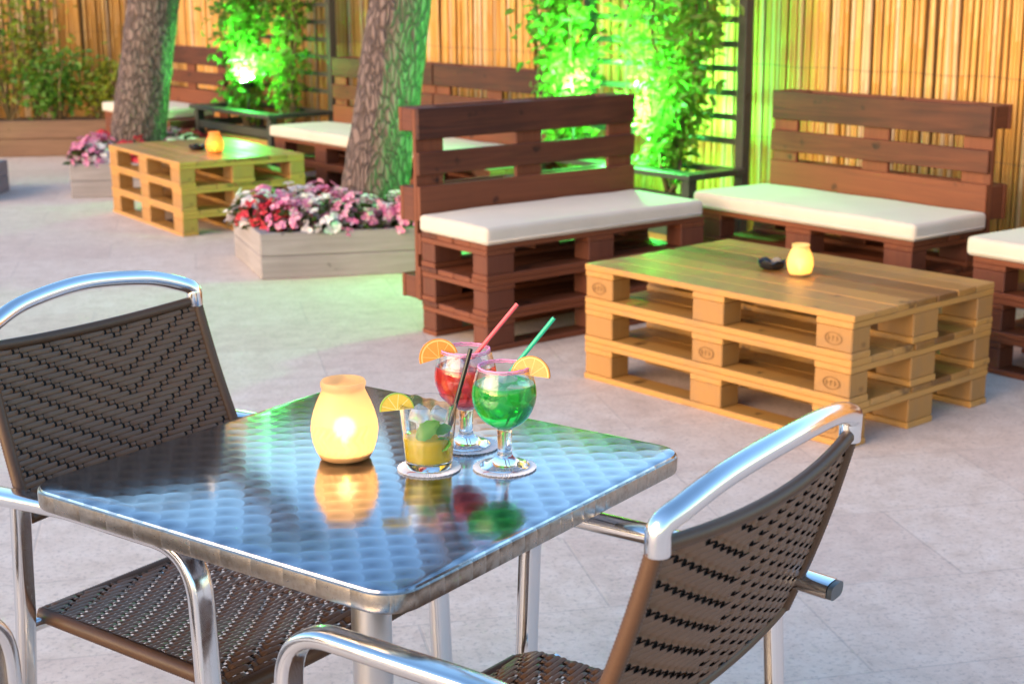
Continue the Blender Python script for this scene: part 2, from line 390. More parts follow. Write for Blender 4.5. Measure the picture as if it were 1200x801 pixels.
# ------------------------------------------------------------------ mesh helpers
class MB:
    def __init__(s): s.v = []; s.f = []
    def add(s, vs, fs):
        o = len(s.v); s.v += [tuple(v) for v in vs]; s.f += [tuple(i+o for i in f) for f in fs]
    def box(s, x0, y0, z0, x1, y1, z1, mtx=None):
        vs = [Vector(p) for p in ((x0,y0,z0),(x1,y0,z0),(x1,y1,z0),(x0,y1,z0),(x0,y0,z1),(x1,y0,z1),(x1,y1,z1),(x0,y1,z1))]
        if mtx: vs = [mtx @ v for v in vs]
        s.add(vs, [(0,3,2,1),(4,5,6,7),(0,1,5,4),(1,2,6,5),(2,3,7,6),(3,0,4,7)])
    def lathe(s, prof, n=48, cap0=True, cap1=True, close=False, c=(0, 0, 0)):
        vs = []
        for r, z in prof:
            for i in range(n):
                a = 2*math.pi*i/n; vs.append((c[0]+r*math.cos(a), c[1]+r*math.sin(a), c[2]+z))
        fs = []; m = len(prof)
        for j in range(m if close else m-1):
            for i in range(n):
                k = (j+1) % m
                fs.append((j*n+i, j*n+(i+1) % n, k*n+(i+1) % n, k*n+i))
        if not close:
            if cap0: fs.append(tuple(reversed(range(n))))
            if cap1: fs.append(tuple((m-1)*n+i for i in range(n)))
        s.add(vs, fs)
    def tube(s, pts, rad, n=12, sec=None, side=None, caps=True, closed=False):
        """sweep a circle (rad: float or list) or an oval sec=(a along side, b across) along pts"""
        P = [Vector(p) for p in pts]; m = len(P)
        rings = []
        ref = None
        for i in range(m):
            if closed: t = (P[(i+1) % m]-P[i-1]).normalized()
            else: t = (P[min(i+1, m-1)]-P[max(i-1, 0)]).normalized()
            if side is not None: a = Vector(side)
            elif ref is None: a = Vector((0, 0, 1)) if abs(t.z) < 0.9 else Vector((1, 0, 0))
            else: a = ref
            a = (a - t*a.dot(t)).normalized(); ref = a
            b = t.cross(a)
            r = rad[i] if isinstance(rad, (list, tuple)) else rad
            ring = []
            for k in range(n):
                q = 2*math.pi*k/n
                if sec:
                    ca, sa = math.cos(q), math.sin(q)
                    e = 0.62
                    ring.append(P[i] + a*sec[0]*math.copysign(abs(ca)**e, ca) + b*sec[1]*math.copysign(abs(sa)**e, sa))
                else:
                    ring.append(P[i] + a*r*math.cos(q) + b*r*math.sin(q))
            rings.append(ring)
        vs = [v for r_ in rings for v in r_]; fs = []
        for i in range(m if closed else m-1):
            j = (i+1) % m
            for k in range(n):
                fs.append((i*n+k, i*n+(k+1) % n, j*n+(k+1) % n, j*n+k))
        if caps and not closed:
            fs.append(tuple(reversed(range(n)))); fs.append(tuple((m-1)*n+k for k in range(n)))
        s.add(vs, fs)
    def leaf(s, p, d, nrm, L, W, fold=0.25):
        d = Vector(d).normalized(); nrm = Vector(nrm); nrm = (nrm-d*nrm.dot(d))
        nrm = nrm.normalized() if nrm.length > 1e-5 else d.orthogonal().normalized()
        w = d.cross(nrm); p = Vector(p)
        up = nrm*W*fold
        vs = [p, p+d*L*0.35+w*W*0.5+up, p+d*L*0.75+w*W*0.36+up*0.6, p+d*L-nrm*L*0.12, p+d*L*0.75-w*W*0.36+up*0.6, p+d*L*0.35-w*W*0.5+up, p+d*L*0.45]
        s.add(vs, [(0,1,6),(1,2,6),(2,3,6),(3,4,6),(4,5,6),(5,0,6)])
    def build(s, name, mat, parent=None, loc=(0, 0, 0), rot=0.0, bevel=0.0, smooth=False, segs=1):
        me = bpy.data.meshes.new(name)
        me.from_pydata(s.v, [], s.f); me.update()
        bm = bmesh.new(); bm.from_mesh(me)
        bmesh.ops.recalc_face_normals(bm, faces=bm.faces)
        if bevel:
            es = [e for e in bm.edges if len(e.link_faces) == 2 and e.calc_face_angle(0) > R(25)]
            bmesh.ops.bevel(bm, geom=es, offset=bevel, segments=segs, profile=0.6, affect='EDGES', clamp_overlap=True)
        bm.to_mesh(me); bm.free()
        if smooth:
            me.polygons.foreach_set("use_smooth", [True]*len(me.polygons))
            if isinstance(smooth, float): 
                me.set_sharp_from_angle(angle=R(smooth))
        me.materials.append(M[mat] if isinstance(mat, str) else mat)
        o = bpy.data.objects.new(name, me); COL.objects.link(o)
        o.location = loc; o.rotation_euler = (0, 0, rot)
        if parent: o.parent = parent
        return o

def tag(o, label, cat, group=None, kind=None):
    if label: o["label"] = label
    if cat: o["category"] = cat
    if group: o["group"] = group
    if kind: o["kind"] = kind
    return o
def thing(name, label, cat, loc=(0, 0, 0), rot=0.0, group=None):
    o = bpy.data.objects.new(name, None); COL.objects.link(o)
    o.location = loc; o.rotation_euler = (0, 0, rot); o.empty_display_size = 0.1
    return tag(o, label, cat, group)
KIDS = {}
def kids(o): return [c for c in COL.objects if c.parent == o]
def copy_tree(o, parent=None):
    c = o.copy(); COL.objects.link(c)
    if parent: c.parent = parent
    for ch in kids(o): copy_tree(ch, c)
    return c
def smoothpath(pts, n=8):
    """Catmull-Rom through pts"""
    P = [Vector(p) for p in pts]; out = []
    for i in range(len(P)-1):
        a, b, c, d = P[max(i-1, 0)], P[i], P[i+1], P[min(i+2, len(P)-1)]
        for k in range(n):
            t = k/n
            out.append(0.5*((2*b)+(c-a)*t+(2*a-5*b+4*c-d)*t*t+(3*b-a-3*c+d)*t**3))
    out.append(P[-1]); return out
def fillet(pts, rad, n=8):
    P = [Vector(p) for p in pts]; out = [P[0]]
    for i in range(1, len(P)-1):
        a = (P[i-1]-P[i]); b = (P[i+1]-P[i])
        th = a.angle(b); r = rad[i-1] if isinstance(rad, list) else rad
        d = min(r/math.tan(th/2), a.length*0.9, b.length*0.9)
        p0 = P[i]+a.normalized()*d; p1 = P[i]+b.normalized()*d
        for k in range(n+1):
            t = k/n; out.append((1-t)**2*p0+2*t*(1-t)*P[i]+t*t*p1)
    out.append(P[-1]); return out

TD, ND = Vector((0.609, -0.793, 0)), Vector((0.793, 0.609, 0))   # along the bench row / into the fence
ROW = math.atan2(-0.793, 0.609)
def tn(t, n, z=0.0): return TD*t + ND*n + Vector((0, 0, z))

# ------------------------------------------------------------------ ground
g = MB()
g.add([(-120, -60, 0), (120, -60, 0), (120, 180, 0), (-120, 180, 0)], [(0, 1, 2, 3)])
tag(g.build("patio_floor", "floor"), "pale stone paving of the terrace with thin joints", "paving", kind="structure")

# ------------------------------------------------------------------ bamboo fences
def bamboo_fence(p0, p1, height, label, seed):
    rr = random.Random(seed)
    p0, p1 = Vector(p0), Vector(p1); d = p1-p0; L = d.length
    root = thing("bamboo_fence", label, "fence", p0, math.atan2(d.y, d.x))
    m = MB(); x = 0.0
    while x < L:
        r = rr.uniform(0.008, 0.0155); x += r
        lean = rr.gauss(0, 0.006); y = rr.gauss(0, 0.004); n = 8
        h = height + rr.uniform(-0.05, 0.05)
        vs = []; zs = [0.0]
        z = rr.uniform(0.1, 0.35)
        while z < h-0.05:
            zs += [z-0.006, z, z+0.006]; z += rr.uniform(0.27, 0.4)
        zs.append(h)
        for i, z in enumerate(zs):
            rad = r*(1.10 if (i-2) % 3 == 0 and 0 < i < len(zs)-1 else 1.0)
            for q in range(n):
                a = 2*math.pi*q/n
                vs.append((x+lean*z/h*3+rad*math.cos(a), y+rad*math.sin(a), z))
        fs = [(j*n+q, j*n+(q+1) % n, (j+1)*n+(q+1) % n, (j+1)*n+q) for j in range(len(zs)-1) for q in range(n)]
        m.add(vs, fs); x += r + rr.uniform(0, 0.002)
    m.build("cane_screen", "cane", root, smooth=True)
    b = MB(); b.box(0, -0.055, 0, L, -0.035, height-0.12); b.build("reed_backing", "cane_back", root)
    w = MB()
    for z in (0.25, 0.62, 1.0, 1.38, 1.78):
        pts = [(i*0.05, 0.021+0.002*math.sin(i), z+0.004*math.sin(i*0.7)) for i in range(int(L/0.05))]
        w.tube(pts, 0.0012, 4)
    w.build("binding_wire", "wire", root)
    for i in range(int(L//2)+1):
        q = MB(); q.lathe([(0.035, 0), (0.035, height+0.03)], 12); q.build("fence_post", "dark_wood", root, (min(i*2.0+0.3, L-0.1), -0.10, 0), smooth=40.0)
    return root
CORNER = tn(-13.0, 5.98)
bamboo_fence(tn(-0.5, 5.98), CORNER, 1.95, "long golden bamboo cane fence running behind the pallet benches and trellises", 3)
bamboo_fence(CORNER + Vector((0, -0.03, 0)), CORNER + Vector((-5.2, -0.35, 0)), 1.95, "bamboo cane fence behind the raised bed of shrubs at the back left", 5)

# ------------------------------------------------------------------ pallets
def pallet(name, L, D, rows, mats, parent, loc, decks=None, rotx=None, stagger=0):
    """euro pallet: deck (the part's own mesh), nine or six blocks, stringers, skids as sub-parts"""
    mx, my, mz = mats
    rr = random.Random(int(L*100+D*977+len(rows)+stagger))
    d = MB()
    if decks is None:
        n = max(3, round(D/0.115)); w = D/n
        decks = [(i*w+0.0022, (i+1)*w-0.0022) for i in range(n)]
    for a, b in decks:
        e = rr.uniform(-0.003, 0.003)
        d.box(e, a, 0.122, L+rr.uniform(-0.003, 0.003), b, 0.144+rr.uniform(-0.0008, 0.0008))
    o = d.build(name, mx, parent, loc, bevel=0.003)
    if rotx is not None: o.rotation_euler = (rotx, 0, 0)
    xs = [(0.0, 0.145), (L/2-0.0725, L/2+0.0725), (L-0.145, L)]
    for x0, x1 in xs:
        q = MB(); q.box(x0+0.001, 0.002, 0.1003, x1-0.001, D-0.002, 0.1217); q.build("stringer", my, o, bevel=0.003)
        for y0, y1 in rows:
            e1, e2 = rr.uniform(0, 0.003), rr.uniform(0, 0.003)
            q = MB(); q.box(x0+0.0015+e1, y0+0.0015+e2, 0.0223, x1-0.0015-e2, y1-0.0015-e1, 0.1); q.build("block", mz, o, bevel=0.0035)
    for y0, y1 in rows:
        q = MB(); q.box(0, y0, 0.0, L, y1, 0.022); q.build("skid", mx, o, bevel=0.003)
    return o
PINE = ('pine_x', 'pine_y', 'pine_z'); STAIN = ('stain_x', 'stain_y', 'stain_z')
def pallet_table(loc, rot, label):
    t = thing("pallet_table", label, "coffee table", loc, rot, "stacked pallet coffee tables")
    for i in range(3):
        pallet("pallet", 1.2, 0.8, [(0, 0.1), (0.3275, 0.4725), (0.7, 0.8)], PINE, t, (rnd.uniform(-.004, .004), rnd.uniform(-.004, .004), i*0.1443), stagger=i)
    return t
NT = pallet_table((0.2707, 5.4533, 0), -0.8555, "golden table of three stacked pallets with cream candle jar and ashtray")
FT = pallet_table((-2.57, 9.66, 0), -0.985, "stacked pallet table at the back left carrying a glowing orange candle jar")
# ink stamps burnt into three corner blocks of the near table
def ring_mark(mb, c, ax, ay, r, w):
    n = 20
    vs = [c+ax*(q*math.cos(2*math.pi*i/n))+ay*(q*0.62*math.sin(2*math.pi*i/n)) for q in (r, r-w) for i in range(n)]
    mb.add(vs, [(i, (i+1) % n, n+(i+1) % n, n+i) for i in range(n)])
M['stamp'] = plain("burnt_stamp", (0.17, 0.08, 0.02), 0.8)
for i_, p_ in enumerate(kids(NT)):
    mb = MB()
    for xc in {0: (1.1275,), 1: (1.1275, 0.6), 2: (0.0725, 1.1275)}[i_]:
        c = Vector((xc, 0.0003, 0.061)); ax, ay = Vector((1, 0, 0)), Vector((0, 0, 1))
        ring_mark(mb, c, ax, ay, 0.034, 0.004)
        for i in range(3):
            xx = xc-0.016+i*0.016
            mb.add([(xx-0.0045, 0.0003, 0.052), (xx-0.0015, 0.0003, 0.052), (xx-0.0015, 0.0003, 0.070), (xx-0.0045, 0.0003, 0.070)], [(0, 1, 2, 3)])
            mb.add([(xx-0.0015, 0.0003, 0.059+0.006*(i % 2)), (xx+0.004, 0.0003, 0.059+0.006*(i % 2)), (xx+0.004, 0.0003, 0.062+0.006*(i % 2)), (xx-0.0015, 0.0003, 0.062+0.006*(i % 2))], [(0, 1, 2, 3)])
    mb.build("block_stamp", "stamp", p_)

def bench(loc, rot, label):
    b = thing("pallet_bench", label, "bench", loc, rot, "stained pallet benches")
    for i in range(3):
        pallet("seat_pallet", 1.2, 0.46, [(0, 0.1), (0.36, 0.46)], STAIN, b, (0, 0, i*0.1443), stagger=i)
    # backrest: a whole pallet stood on its long edge, deck boards forward
    decks = [(0.0, 0.145), (0.195, 0.285), (0.335, 0.48), (0.525, 0.62), (0.672, 0.80)]
    pallet("backrest", 1.2, 0.8, [(0, 0.1), (0.3275, 0.4725), (0.7, 0.8)], STAIN, b, (0, 0.608, 0.137), decks, rotx=R(90), stagger=9)
    return b
def fix_back(b):
    for c in kids(b):
        if c.name.startswith("backrest"):
            c.rotation_euler = (R(90), 0, 0)
BENCHES = {
 'A': (tn(-4.69, 3.478), math.atan2(0.609, 0.793), "dark red-brown pallet bench in front of the flower planter, side-on behind the cocktail glasses"),
 'B': (tn(-4.89, 4.83), ROW, "red-brown pallet bench behind the near pallet table, its slatted back against the bamboo"),
 'C': (tn(-3.36, 4.76), ROW, "red-brown pallet bench cut off by the right edge, right of the near pallet table"),
 'D': (tn(-8.98, 4.90), ROW, "pallet bench just right of the back-left trellis, partly hidden by the leaning trunk"),
 'E': (tn(-7.77, 4.90), ROW, "pallet bench against the bamboo seen through the slats of the middle bench's back"),
 'F': (tn(-11.66, 4.84), ROW, "brown pallet bench between the far left trunk and the green-lit planter"),
}
proto = None
for k_, (loc, rot, lab) in BENCHES.items():
    if proto is None: proto = bench(loc, rot, lab)
    else:
        o = copy_tree(proto); o.location = loc; o.rotation_euler = (0, 0, rot); o["label"] = lab

def cushion(loc, rot, L, D, T, label, seed):
    rr = random.Random(seed)
    bm = bmesh.new(); bmesh.ops.create_cube(bm, size=1.0)
    bmesh.ops.subdivide_edges(bm, edges=bm.edges, cuts=1)
    bmesh.ops.scale(bm, vec=(L, D, T), verts=bm.verts)
    es = [e for e in bm.edges if len(e.link_faces) == 2 and e.calc_face_angle(0) > R(30)]
    bmesh.ops.bevel(bm, geom=es, offset=0.022, segments=4, profile=0.6, affect='EDGES')
    bmesh.ops.subdivide_edges(bm, edges=[e for e in bm.edges if e.calc_length() > 0.12], cuts=6, use_grid_fill=True)
    for v in bm.verts:
        if v.co.z > 0: v.co.z += 0.010*math.cos(v.co.x/L*math.pi)*math.cos(v.co.y/D*math.pi) + 0.0025*math.sin(v.co.x*13+seed)*math.sin(v.co.y*11+seed)
    me = bpy.data.meshes.new("seat_cushion"); bm.to_mesh(me); bm.free()
    me.polygons.foreach_set("use_smooth", [True]*len(me.polygons)); me.materials.append(M['fabric'])
    o = bpy.data.objects.new("seat_cushion", me); COL.objects.link(o)
    c, s = math.cos(rot), math.sin(rot)
    o.location = (loc[0]+c*L/2-s*D/2, loc[1]+s*L/2+c*D/2, 0.434+T/2); o.rotation_euler = (0, 0, rot)
    pm = MB(); zz = -T/2+0.016
    pts = [(-L/2+.02, -D/2-.001, zz), (L/2-.02, -D/2-.001, zz), (L/2+.001, -D/2+.02, zz), (L/2+.001, D/2-.02, zz), (L/2-.02, D/2+.001, zz), (-L/2+.02, D/2+.001, zz), (-L/2-.001, D/2-.02, zz), (-L/2-.001, -D/2+.02, zz)]
    pm.tube(pts, 0.0048, 6, closed=True)
    pm.build("piping", "fabric", o, smooth=True)
    return tag(o, label, "cushion", "cream seat cushions on the pallet benches")
def off(base, rot, x, y):
    return (base[0]+math.cos(rot)*x-math.sin(rot)*y, base[1]+math.sin(rot)*x+math.cos(rot)*y)
for k_, x0, L, lab in (('A', -0.012, 1.185, "cream seat cushion on the side-on bench behind the cocktails, green glow on its far corner"),
                       ('B', -0.02, 1.24, "cream seat cushion on the bench behind the near pallet table"),
                       ('C', -0.02, 1.22, "cream seat cushion on the bench cut off by the right edge"),
                       ('D', -0.03, 1.21, "cream seat cushion left of the middle trunk, beside the green-lit trellis box"),
                       ('E', 0.02, 1.17, "cream seat cushion glimpsed through the slats of the middle bench's back"),
                       ('F', 0.00, 1.06, "cream seat cushion beside the far left trunk, against the back-left trellis box")):
    loc, rot, _ = BENCHES[k_]
    cushion(off(loc, rot, x0, -0.018), rot, L, 0.472, 0.072, lab, ord(k_))

# ------------------------------------------------------------------ leaning pines
def pine_tree(loc, lean, r0, r1, H, label, seed):
    rr = random.Random(seed)
    t = thing("pine_tree", label, "tree", loc, 0, "leaning pine trunks")
    m = MB(); n = 40; seg = 70; vs = []
    for j in range(seg+1):
        z = H*j/seg; s = j/seg
        cx = lean[0]*z + 0.02*math.sin(z*1.1+seed); cy_ = lean[1]*z
        r = r0+(r1-r0)*s + 0.055*math.exp(-z/0.22)
        for i in range(n):
            a = 2*math.pi*i/n
            q = r*(1+0.035*math.sin(3*a+z*0.9+seed)+0.03*math.sin(11*a+5*math.sin(z*4+seed))+0.022*math.sin(23*a+9*math.sin(z*7))+rr.uniform(-.018, .018))
            vs.append((cx+q*math.cos(a), cy_+q*math.sin(a), z))
    fs = [(j*n+i, j*n+(i+1) % n, (j+1)*n+(i+1) % n, (j+1)*n+i) for j in range(seg) for i in range(n)]
    m.add(vs, fs); m.build("trunk", "bark", t, smooth=True)
    top = Vector((lean[0]*H, lean[1]*H, H))
    br = MB(); nd = MB()
    for i in range(7):
        a = i*0.9+rr.random(); e = top+Vector((math.cos(a)*rr.uniform(.5, 1.0), math.sin(a)*rr.uniform(.5, 1.0), rr.uniform(.1, .8)))
        s0 = Vector((lean[0]*(H-0.5), lean[1]*(H-0.5), H-0.5-0.06*i))
        br.tube([s0, (s0+e)/2+Vector((0, 0, .12)), e], [0.05, 0.035, 0.015], 8)
        for k in range(60):
            c = s0.lerp(e, rr.uniform(.5, 1.05))+Vector((rr.gauss(0, .14), rr.gauss(0, .14), rr.gauss(0, .1)))
            nd.leaf(c, (rr.gauss(0, 1), rr.gauss(0, 1), rr.gauss(.4, .6)), (rr.gauss(0, 1), rr.gauss(0, 1), 1), 0.14, 0.02)
    br.build("limb", "bark", t, smooth=True); nd.build("crown", "leaf_shrub", t)
    return t
pine_tree((-0.815, 7.98, 0.0), (0.172, 0.02), 0.172, 0.13, 5.2, "stout leaning pine trunk rising from the near flower planter behind the side-on bench", 1)
pine_tree((-2.745, 10.78, 0.0), (0.20, 0.02), 0.185, 0.15, 5.2, "leaning pine trunk at the far left behind the small pallet table", 2)

# ------------------------------------------------------------------ flower planters
def wood_planter(corners, h, label, group=None, thick=0.045):
    c0 = Vector((sum(c[0] for c in corners)/len(corners), sum(c[1] for c in corners)/len(corners), 0))
    t = thing("flower_planter", label, "planter", c0, 0, group)
    P = [Vector((c[0], c[1], 0))-c0 for c in corners]; n = len(P)
    inner = [p*(1-thick*2.0/ max(p.length, .1)*0.75) for p in P]
    for i in range(n):
        a, b, ai, bi = P[i], P[(i+1) % n], inner[i], inner[(i+1) % n]
        d = (b-a); L = d.length; ang = math.atan2(d.y, d.x)
        for row in range(2):
            m = MB(); z0, z1 = row*h/2+0.001, (row+1)*h/2-0.001
            iv = Matrix.Rotation(-ang, 4, 'Z')
            q = [iv @ (x-a) for x in (a, b, bi, ai)]
            m.add([(v.x, v.y, z0) for v in q]+[(v.x, v.y, z1) for v in q], [(0,3,2,1),(4,5,6,7),(0,1,5,4),(1,2,6,5),(2,3,7,6),(3,0,4,7)])
            m.build("side_board", "grey_wood", t, a, ang, bevel=0.004)
    m = MB(); m.add([(p.x*0.97, p.y*0.97, h-0.05) for p in inner], [tuple(range(n))])
    m.build("soil", "soil", t)
    return t
PL1 = [(-1.50, 8.06), (-1.243, 7.365), (-0.33, 7.56), (-0.30, 8.35), (-0.95, 8.60)]
PL2 = [(-3.06, 10.95), (-3.02, 10.30), (-2.25, 10.38), (-2.15, 11.1), (-2.6, 11.45)]
PL3 = [(-4.31, 10.75), (-4.36, 10.05), (-3.60, 10.07), (-3.58, 10.72)]
wood_planter(PL1, 0.232, "grey board planter round the near trunk, brimming with pink and white flowers", "grey board flower planters")
wood_planter(PL2, 0.232, "grey board planter round the far left trunk, behind the back pallet table", "grey board flower planters")
wood_planter(PL3, 0.22, "grey board planter cut off by the left edge of the picture", "grey board flower planters")

def blossom(m, c, nrm, r, rr):
    nrm = Vector(nrm).normalized(); a = nrm.orthogonal().normalized(); b = nrm.cross(a); a0 = rr.uniform(0, 6.28)
    for k in range(4):
        an = a0+k*math.pi/2; d = (a*math.cos(an)+b*math.sin(an))
        w = nrm.cross(d); rad = r*(1.0 if k % 2 else 0.75)
        p = [c, c+d*rad*.4+w*rad*.5+nrm*r*.25, c+d*rad*.95+w*rad*.32+nrm*r*.1, c+d*rad*1.05+nrm*r*.02, c+d*rad*.95-w*rad*.32+nrm*r*.1, c+d*rad*.4-w*rad*.5+nrm*r*.25]
        m.add(p, [(0,1,2,3),(0,3,4,5)])
def begonia(loc, col, seed, label, group, size=1.0):
    rr = random.Random(seed)
    t = thing("begonia_plant", label, "flowers", loc, rr.uniform(0, 6), group)
    lf = MB(); bl = MB()
    for i in range(46):
        a = rr.uniform(0, 6.28); e = rr.uniform(0.1, 1.2); rad = 0.10*size
        p = Vector((math.cos(a)*math.cos(e)*rad*rr.uniform(.4, 1), math.sin(a)*math.cos(e)*rad*rr.uniform(.4, 1), 0.02+math.sin(e)*0.12*size))
        lf.leaf(p, (math.cos(a), math.sin(a), rr.uniform(-.2, .6)), (rr.gauss(0, .3), rr.gauss(0, .3), 1), 0.05*size, 0.042*size)
    for i in range(46):
        a = rr.uniform(0, 6.28); e = math.asin(rr.uniform(0.12, 1)); rad = 0.115*size
        d = Vector((math.cos(a)*math.cos(e), math.sin(a)*math.cos(e), math.sin(e)*1.25))
        c = d*rad+Vector((rr.gauss(0, .008), rr.gauss(0, .008), 0.035+rr.gauss(0, .012)))
        blossom(bl, c, d+Vector((rr.gauss(0, .3), rr.gauss(0, .3), rr.gauss(0, .3))), rr.uniform(.020, .031)*size, rr)
    lf.build("foliage", "leaf_begonia", t)
    bl.build("blossom", "petal_"+col, t)
    return t
# near planter: rows along the front, in the photograph's mixed colours
def lerp2(a, b, s): return (a[0]+(b[0]-a[0])*s, a[1]+(b[1]-a[1])*s)
W1, W2 = "begonia in bloom in the grey planter at the foot of the near trunk", "begonia in bloom in the planter behind the back pallet table"
near = [('pink', -1.30, 7.95), ('white', -1.33, 7.78), ('red', -1.20, 7.62), ('pink', -1.10, 7.53), ('white', -0.95, 7.56), ('pink', -1.17, 7.78), ('white', -1.05, 7.72), ('pink', -0.80, 7.60),
        ('red', -0.99, 7.90), ('white', -1.16, 8.04), ('pink', -0.90, 7.73), ('pink', -0.66, 7.62), ('white', -0.60, 7.74), ('pink', -0.50, 7.63), ('white', -0.74, 7.70), ('white', -0.44, 7.74), ('pink', -1.02, 8.12), ('red', -1.30, 7.70)]
for i, (c, x, y) in enumerate(near):
    begonia((x, y, 0.178), c, 100+i, f"{c} {W1}", f"{c} begonias of the near planter", 1.12+0.12*math.sin(i*2.1))
far = [('pink', -2.93, 10.42), ('pink', -2.90, 10.60), ('pink', -2.95, 10.75), ('white', -2.84, 10.46), ('red', -2.62, 10.52), ('red', -2.32, 10.98), ('pink', -2.44, 10.80), ('white', -2.30, 10.80), ('pink', -2.50, 11.10), ('red', -2.90, 10.9), ('white', -2.38, 10.62)]
for i, (c, x, y) in enumerate(far):
    begonia((x, y, 0.178), c, 200+i, f"{c} {W2}", f"{c} begonias of the far planter", 1.15+0.12*math.sin(i*1.7))
for i in range(3):
    begonia((-4.2+i*0.17, 10.42+0.12*(i % 2), 0.168), 'pink', 300+i, "pink begonia in the planter cut off by the left edge", "pink begonias of the left planter", 0.9)

# ------------------------------------------------------------------ raised bed with shrubs
b0 = Vector((-6.6, 12.52, 0)); b1 = Vector((-3.05, 12.90, 0)); bd = b1-b0; bL = bd.length; ba = math.atan2(bd.y, bd.x)
bed = thing("raised_bed", "weathered timber sleeper bed full of shrubs at the back left", "raised bed", b0, ba)
for row in range(2):
    for j in range(2):
        m = MB(); m.box(j*bL/2+0.003, 0, row*0.15+0.001, (j+1)*bL/2-0.003, 0.13, row*0.15+0.148); m.build("sleeper", "sleeper", bed, bevel=0.008)
    m = MB(); m.box(bL-0.12, 0.133, row*0.15+0.001, bL, 0.62, row*0.15+0.148); m.build("sleeper", "sleeper", bed, bevel=0.008)
m = MB(); m.box(0, 0.13, 0.0, bL-0.125, 0.9, 0.25); m.build("soil", "soil", bed)
def shrub(loc, h, w, mat, n, label, seed, leaf=0.075, name="leafy_shrub"):
    rr = random.Random(seed)
    t = thing(name, label, "shrub", loc, 0)
    st = MB(); lf = MB(); tips = []
    for i in range(9):
        a = rr.uniform(0, 6.28); sp = rr.uniform(.1, .5)*w
        e = Vector((math.cos(a)*sp, math.sin(a)*sp*0.55, h*rr.uniform(.55, 1.0)))
        mid = e*0.5+Vector((rr.gauss(0, .04), rr.gauss(0, .03), .05))
        st.tube([(0, 0, 0), mid, e], [0.012, 0.008, 0.003], 6); tips += [mid*0.7, mid, (mid+e)/2, e, e]
    for i in range(n):
        c = rr.choice(tips)+Vector((rr.gauss(0, .10*w+.03), rr.gauss(0, .06*w+.03), rr.gauss(0, .09*h)))
        if c.z < 0.0: c.z = abs(c.z)
        lf.leaf(c, (rr.gauss(0, 1), rr.gauss(-.25, 1), rr.gauss(.1, .6)), (rr.gauss(0, .6), rr.gauss(-.3, .6), 1), leaf*rr.uniform(.6, 1.2), leaf*rr.uniform(.35, .55))
    st.build("stem", "stem", t, smooth=True); lf.build("foliage", mat, t)
    return t
shrub((-4.72, 13.02, 0.25), 0.85, 0.85, 'leaf_shrub', 750, "dark green shrub at the left edge of the raised bed", 11)
shrub((-4.30, 13.05, 0.25), 1.15, 0.65, 'leaf_yellow_lit', 520, "tall yellow-green shrub in the raised bed, second from the left edge", 12)
shrub((-3.85, 13.0, 0.25), 0.62, 0.62, 'leaf_shrub', 650, "low broad-leaved shrub in the middle of the raised bed", 13)
shrub((-3.50, 13.02, 0.25), 0.55, 0.55, 'leaf_yellow_lit', 520, "yellow-green shrub in the raised bed nearest the leaning trunk", 14)
shrub((-4.12, 13.22, 0.25), 1.75, 0.55, 'leaf_yellow_lit', 420, "spindly yellow-green plant climbing the bamboo above the raised bed", 15, 0.085, "climbing_shrub")
shrub((-5.35, 13.0, 0.25), 1.2, 0.8, 'leaf_shrub', 800, "green shrub of the raised bed mostly beyond the left edge", 16)

# ------------------------------------------------------------------ trellis boxes
def trellis_box(t0, t1, n0, n1, h, trel_h, label, slat_z0):
    o = tn(t0, n0); L = t1-t0; D = n1-n0
    r = thing("trellis_planter", label, "planter", o, ROW, "dark planter boxes with trellis")
    ps = 0.055
    for x in (0, L-ps):
        m = MB(); m.box(x, 0, 0, x+ps, ps, h-0.03); m.build("post", "dark_wood", r, bevel=0.003)
        m = MB(); m.box(x, D-ps, 0, x+ps, D, trel_h); m.build("post", "dark_wood", r, bevel=0.003)
    m = MB()
    m.box(-0.03, -0.03, h-0.0295, L+0.03, 0.07, h); m.box(-0.03, D-0.055-0.06, h-0.0295, L+0.03, D-0.057, h)
    m.box(-0.03, 0.0705, h-0.0295, 0.065, D-0.1155, h); m.box(L-0.065, 0.0705, h-0.0295, L+0.03, D-0.1155, h)
    m.build("top_rail", "dark_wood", r, bevel=0.003)
    for z0, z1 in ((h-0.165, h-0.11), (0.20, 0.26)):
        m = MB(); m.box(ps+0.001, 0.008, z0, L-ps-0.001, 0.04, z1); m.build("rail", "dark_wood", r, bevel=0.003)
        m = MB(); m.box(0.008, ps+0.001, z0, 0.04, D-ps-0.001, z1); m.build("rail", "dark_wood", r, bevel=0.003)
        m = MB(); m.box(L-0.04, ps+0.001, z0, L-0.008, D-ps-0.001, z1); m.build("rail", "dark_wood", r, bevel=0.003)
    m = MB(); m.box(0.10, 0.075, 0.12, L-0.10, D-0.075, h-0.20); m.build("inner_box", "panel_wood", r, bevel=0.004)
    m = MB(); m.box(0.115, 0.09, h-0.199, L-0.115, D-0.09, h-0.17); m.build("soil", "soil", r)
    z = slat_z0
    while z < trel_h-0.04:
        m = MB(); m.box(ps+0.001, D-0.040, z, L-ps-0.001, D-0.016, z+0.030); m.build("trellis_slat", "dark_wood", r, bevel=0.002)
        z += 0.12
    return r
BX1 = (-10.42, -9.26, 5.03, 5.58); BX2 = (-6.50, -5.27, 5.14, 5.56)
trellis_box(*BX1, 0.55, 1.85, "dark trellis planter box beside the back-left bench, lit bright green from inside", 0.66)
trellis_box(*BX2, 0.52, 1.80, "dark trellis planter box between the middle bench and the bench behind the near pallet table", 0.63)

